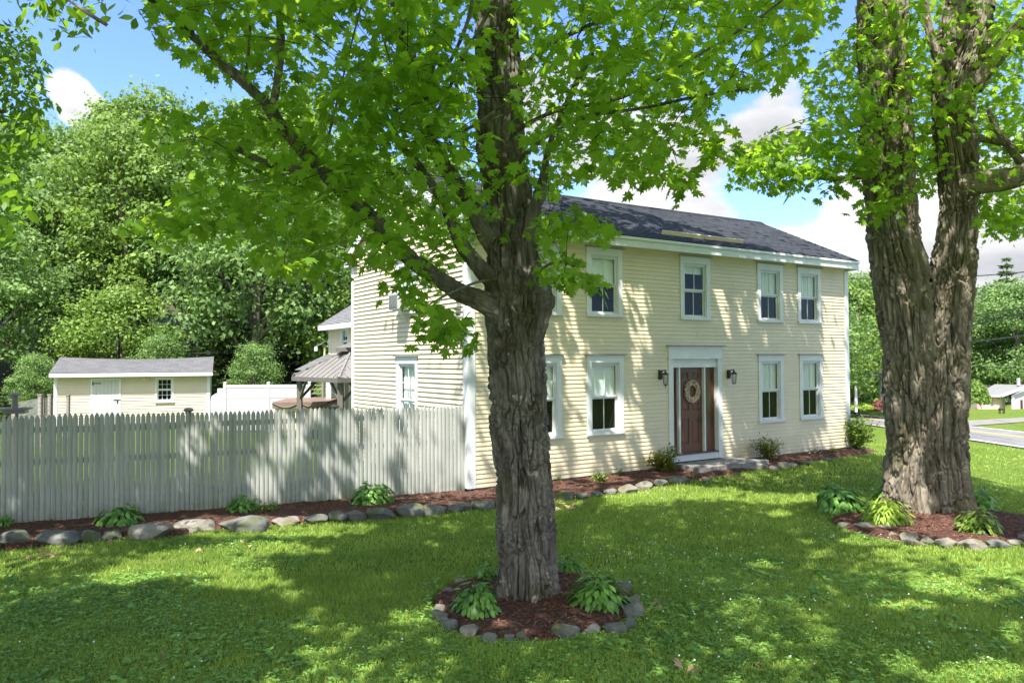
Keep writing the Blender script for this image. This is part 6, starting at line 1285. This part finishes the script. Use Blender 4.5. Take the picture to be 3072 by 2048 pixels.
# ivy mound, red shrub, white signpost, far porch, brown bench
def far_bush(xd, yb, yt, wpx, Y, mat, label, name, seed, n=5000, size=.16):
    a = AT(xd, yb, Y); h = AT(xd, yt, Y).z-a.z; w_ = wpx*D/F*Y; g = np.random.default_rng(seed); v = g.normal(size=(n, 3)); v /= np.linalg.norm(v, axis=1)[:, None]; v[:, 2] = np.abs(v[:, 2])
    ns = 1+.28*fbm(v[:, 0]*3, v[:, 1]*3, v[:, 2]*3, seed, 3); C_ = v*np.array([w_/2, w_/2, h])*(ns*g.uniform(.75, 1.03, n))[:, None]
    o = leaves(name, C_, v+g.normal(0, .5, (n, 3)), g.normal(0, 1, (n, 3)), size*g.uniform(.6, 1.2, n), OVAL, mat, None, g.uniform(0, 1, n), .1); o.location = a; tag(o, label, 'bush'); return o
far_bush(2222, 923, 872, 88, 60, M['maple_far2'], 'ivy covered mound left of the neighbour house', 'ivy_mound', 1, 7000, .26)
far_bush(2024, 938, 920, 46, 48, M['shrub_red'], 'round red leaved shrub beyond the road left of the old maple', 'red_shrub', 2, 2500)
far_bush(1975, 936, 926, 90, 49, M['hosta_lime'], 'low bright green bush under the trees right of the house', 'low_bush', 3, 2500)
far_bush(1965, 934, 880, 70, 53, M['maple_far'], 'dark thicket under the trees right of the house', 'thicket', 4, 6000, .22)
far_bush(2100, 930, 870, 110, 70, M['maple_far'], 'thicket between the far trees behind the old maple', 'thicket', 5, 6000, .26)
p = AT(1966, 946, 42); b = MB(); b.box(-.06, .06, -.06, .06, 0, 1.35); b.lathe((0, 0, 1.35), [(.08, 0), (.08, .05), (.02, .09)], 8); o = b.build('marker_post', M['trim'], None); o.location = p; tag(o, 'thin white marker post beside the far edge of the road', 'post')
ph = empty('far_porch', (*AT(2040, 935, 54).xy, AT(2040, 938, 54).z), 0, 'corner of a pale porch with grey roof peeking out left of the old maple trunk', 'porch')
b = MB(); b.hexa([(-1.2, -.5, 2.2), (2.5, -.5, 2.2), (2.5, 3, 2.2), (-1.2, 3, 2.2), (-.4, .2, 2.75), (2.5, .2, 2.75), (2.5, 2.2, 2.75), (-.4, 2.2, 2.75)]); b.build('roof', M['shingle_grey'], ph); b = MB(); b.box(-.45, -.15, 0, .3, -1, 2.2); b.build('post', M['vinyl'], ph); b = MB(); b.box(.2, 2.4, .6, .8, -1, 2.2); b.build('wall', M['shed_siding'], ph)
p = AT(2301, 947, 52); b = MB(); b.box(-.17, .17, -.1, .1, .14, .28)
for x in (-.16, .12):
    for y in (-.09, .05): b.box(x, x+.04, y, y+.04, -.1, .14)
o = b.build('yard_bench', M['iron'], None); o.location = p; tag(o, 'small brown bench like object on the far lawn before the grey roofed house', 'bench')
# utility lines
def cable(pts, r, label, sag=.4):
    ts = []
    for (a, b_) in zip(pts, pts[1:]): n = 12; ts.append([tuple(Vector(a).lerp(Vector(b_), i/n)-Vector((0, 0, sag*4*(i/n)*(1-i/n)))) for i in range(n+1)])
    o = join_tubes('utility_line', [tube(q, [r]*len(q), 5, 3) for q in ts], M['wire'], None); tag(o, label, 'cable', 'utility lines along the road')
cable([AT(1940, 640, 40), AT(2380, 622, 30)], .022, 'highest utility line crossing the clouds right of the house', .15)
cable([AT(1940, 755, 48), AT(2000, 752, 46), AT(2380, 700, 32)], .018, 'upper thin utility line of three before the right hand trees', .1)
cable([AT(1940, 763, 48), AT(2380, 714, 32)], .018, 'second thin utility line before the right hand trees', .2)
cable([AT(1940, 770, 48), AT(2380, 722, 32)], .014, 'third thin utility line before the right hand trees', .2)
cable([AT(1940, 802, 48), AT(2380, 766, 31)], .030, 'thick utility line before the right hand trees', .2)
cable([AT(2180, 838, 56), AT(2380, 848, 40)], .026, 'lowest sagging utility line just above the neighbour roof', .0)
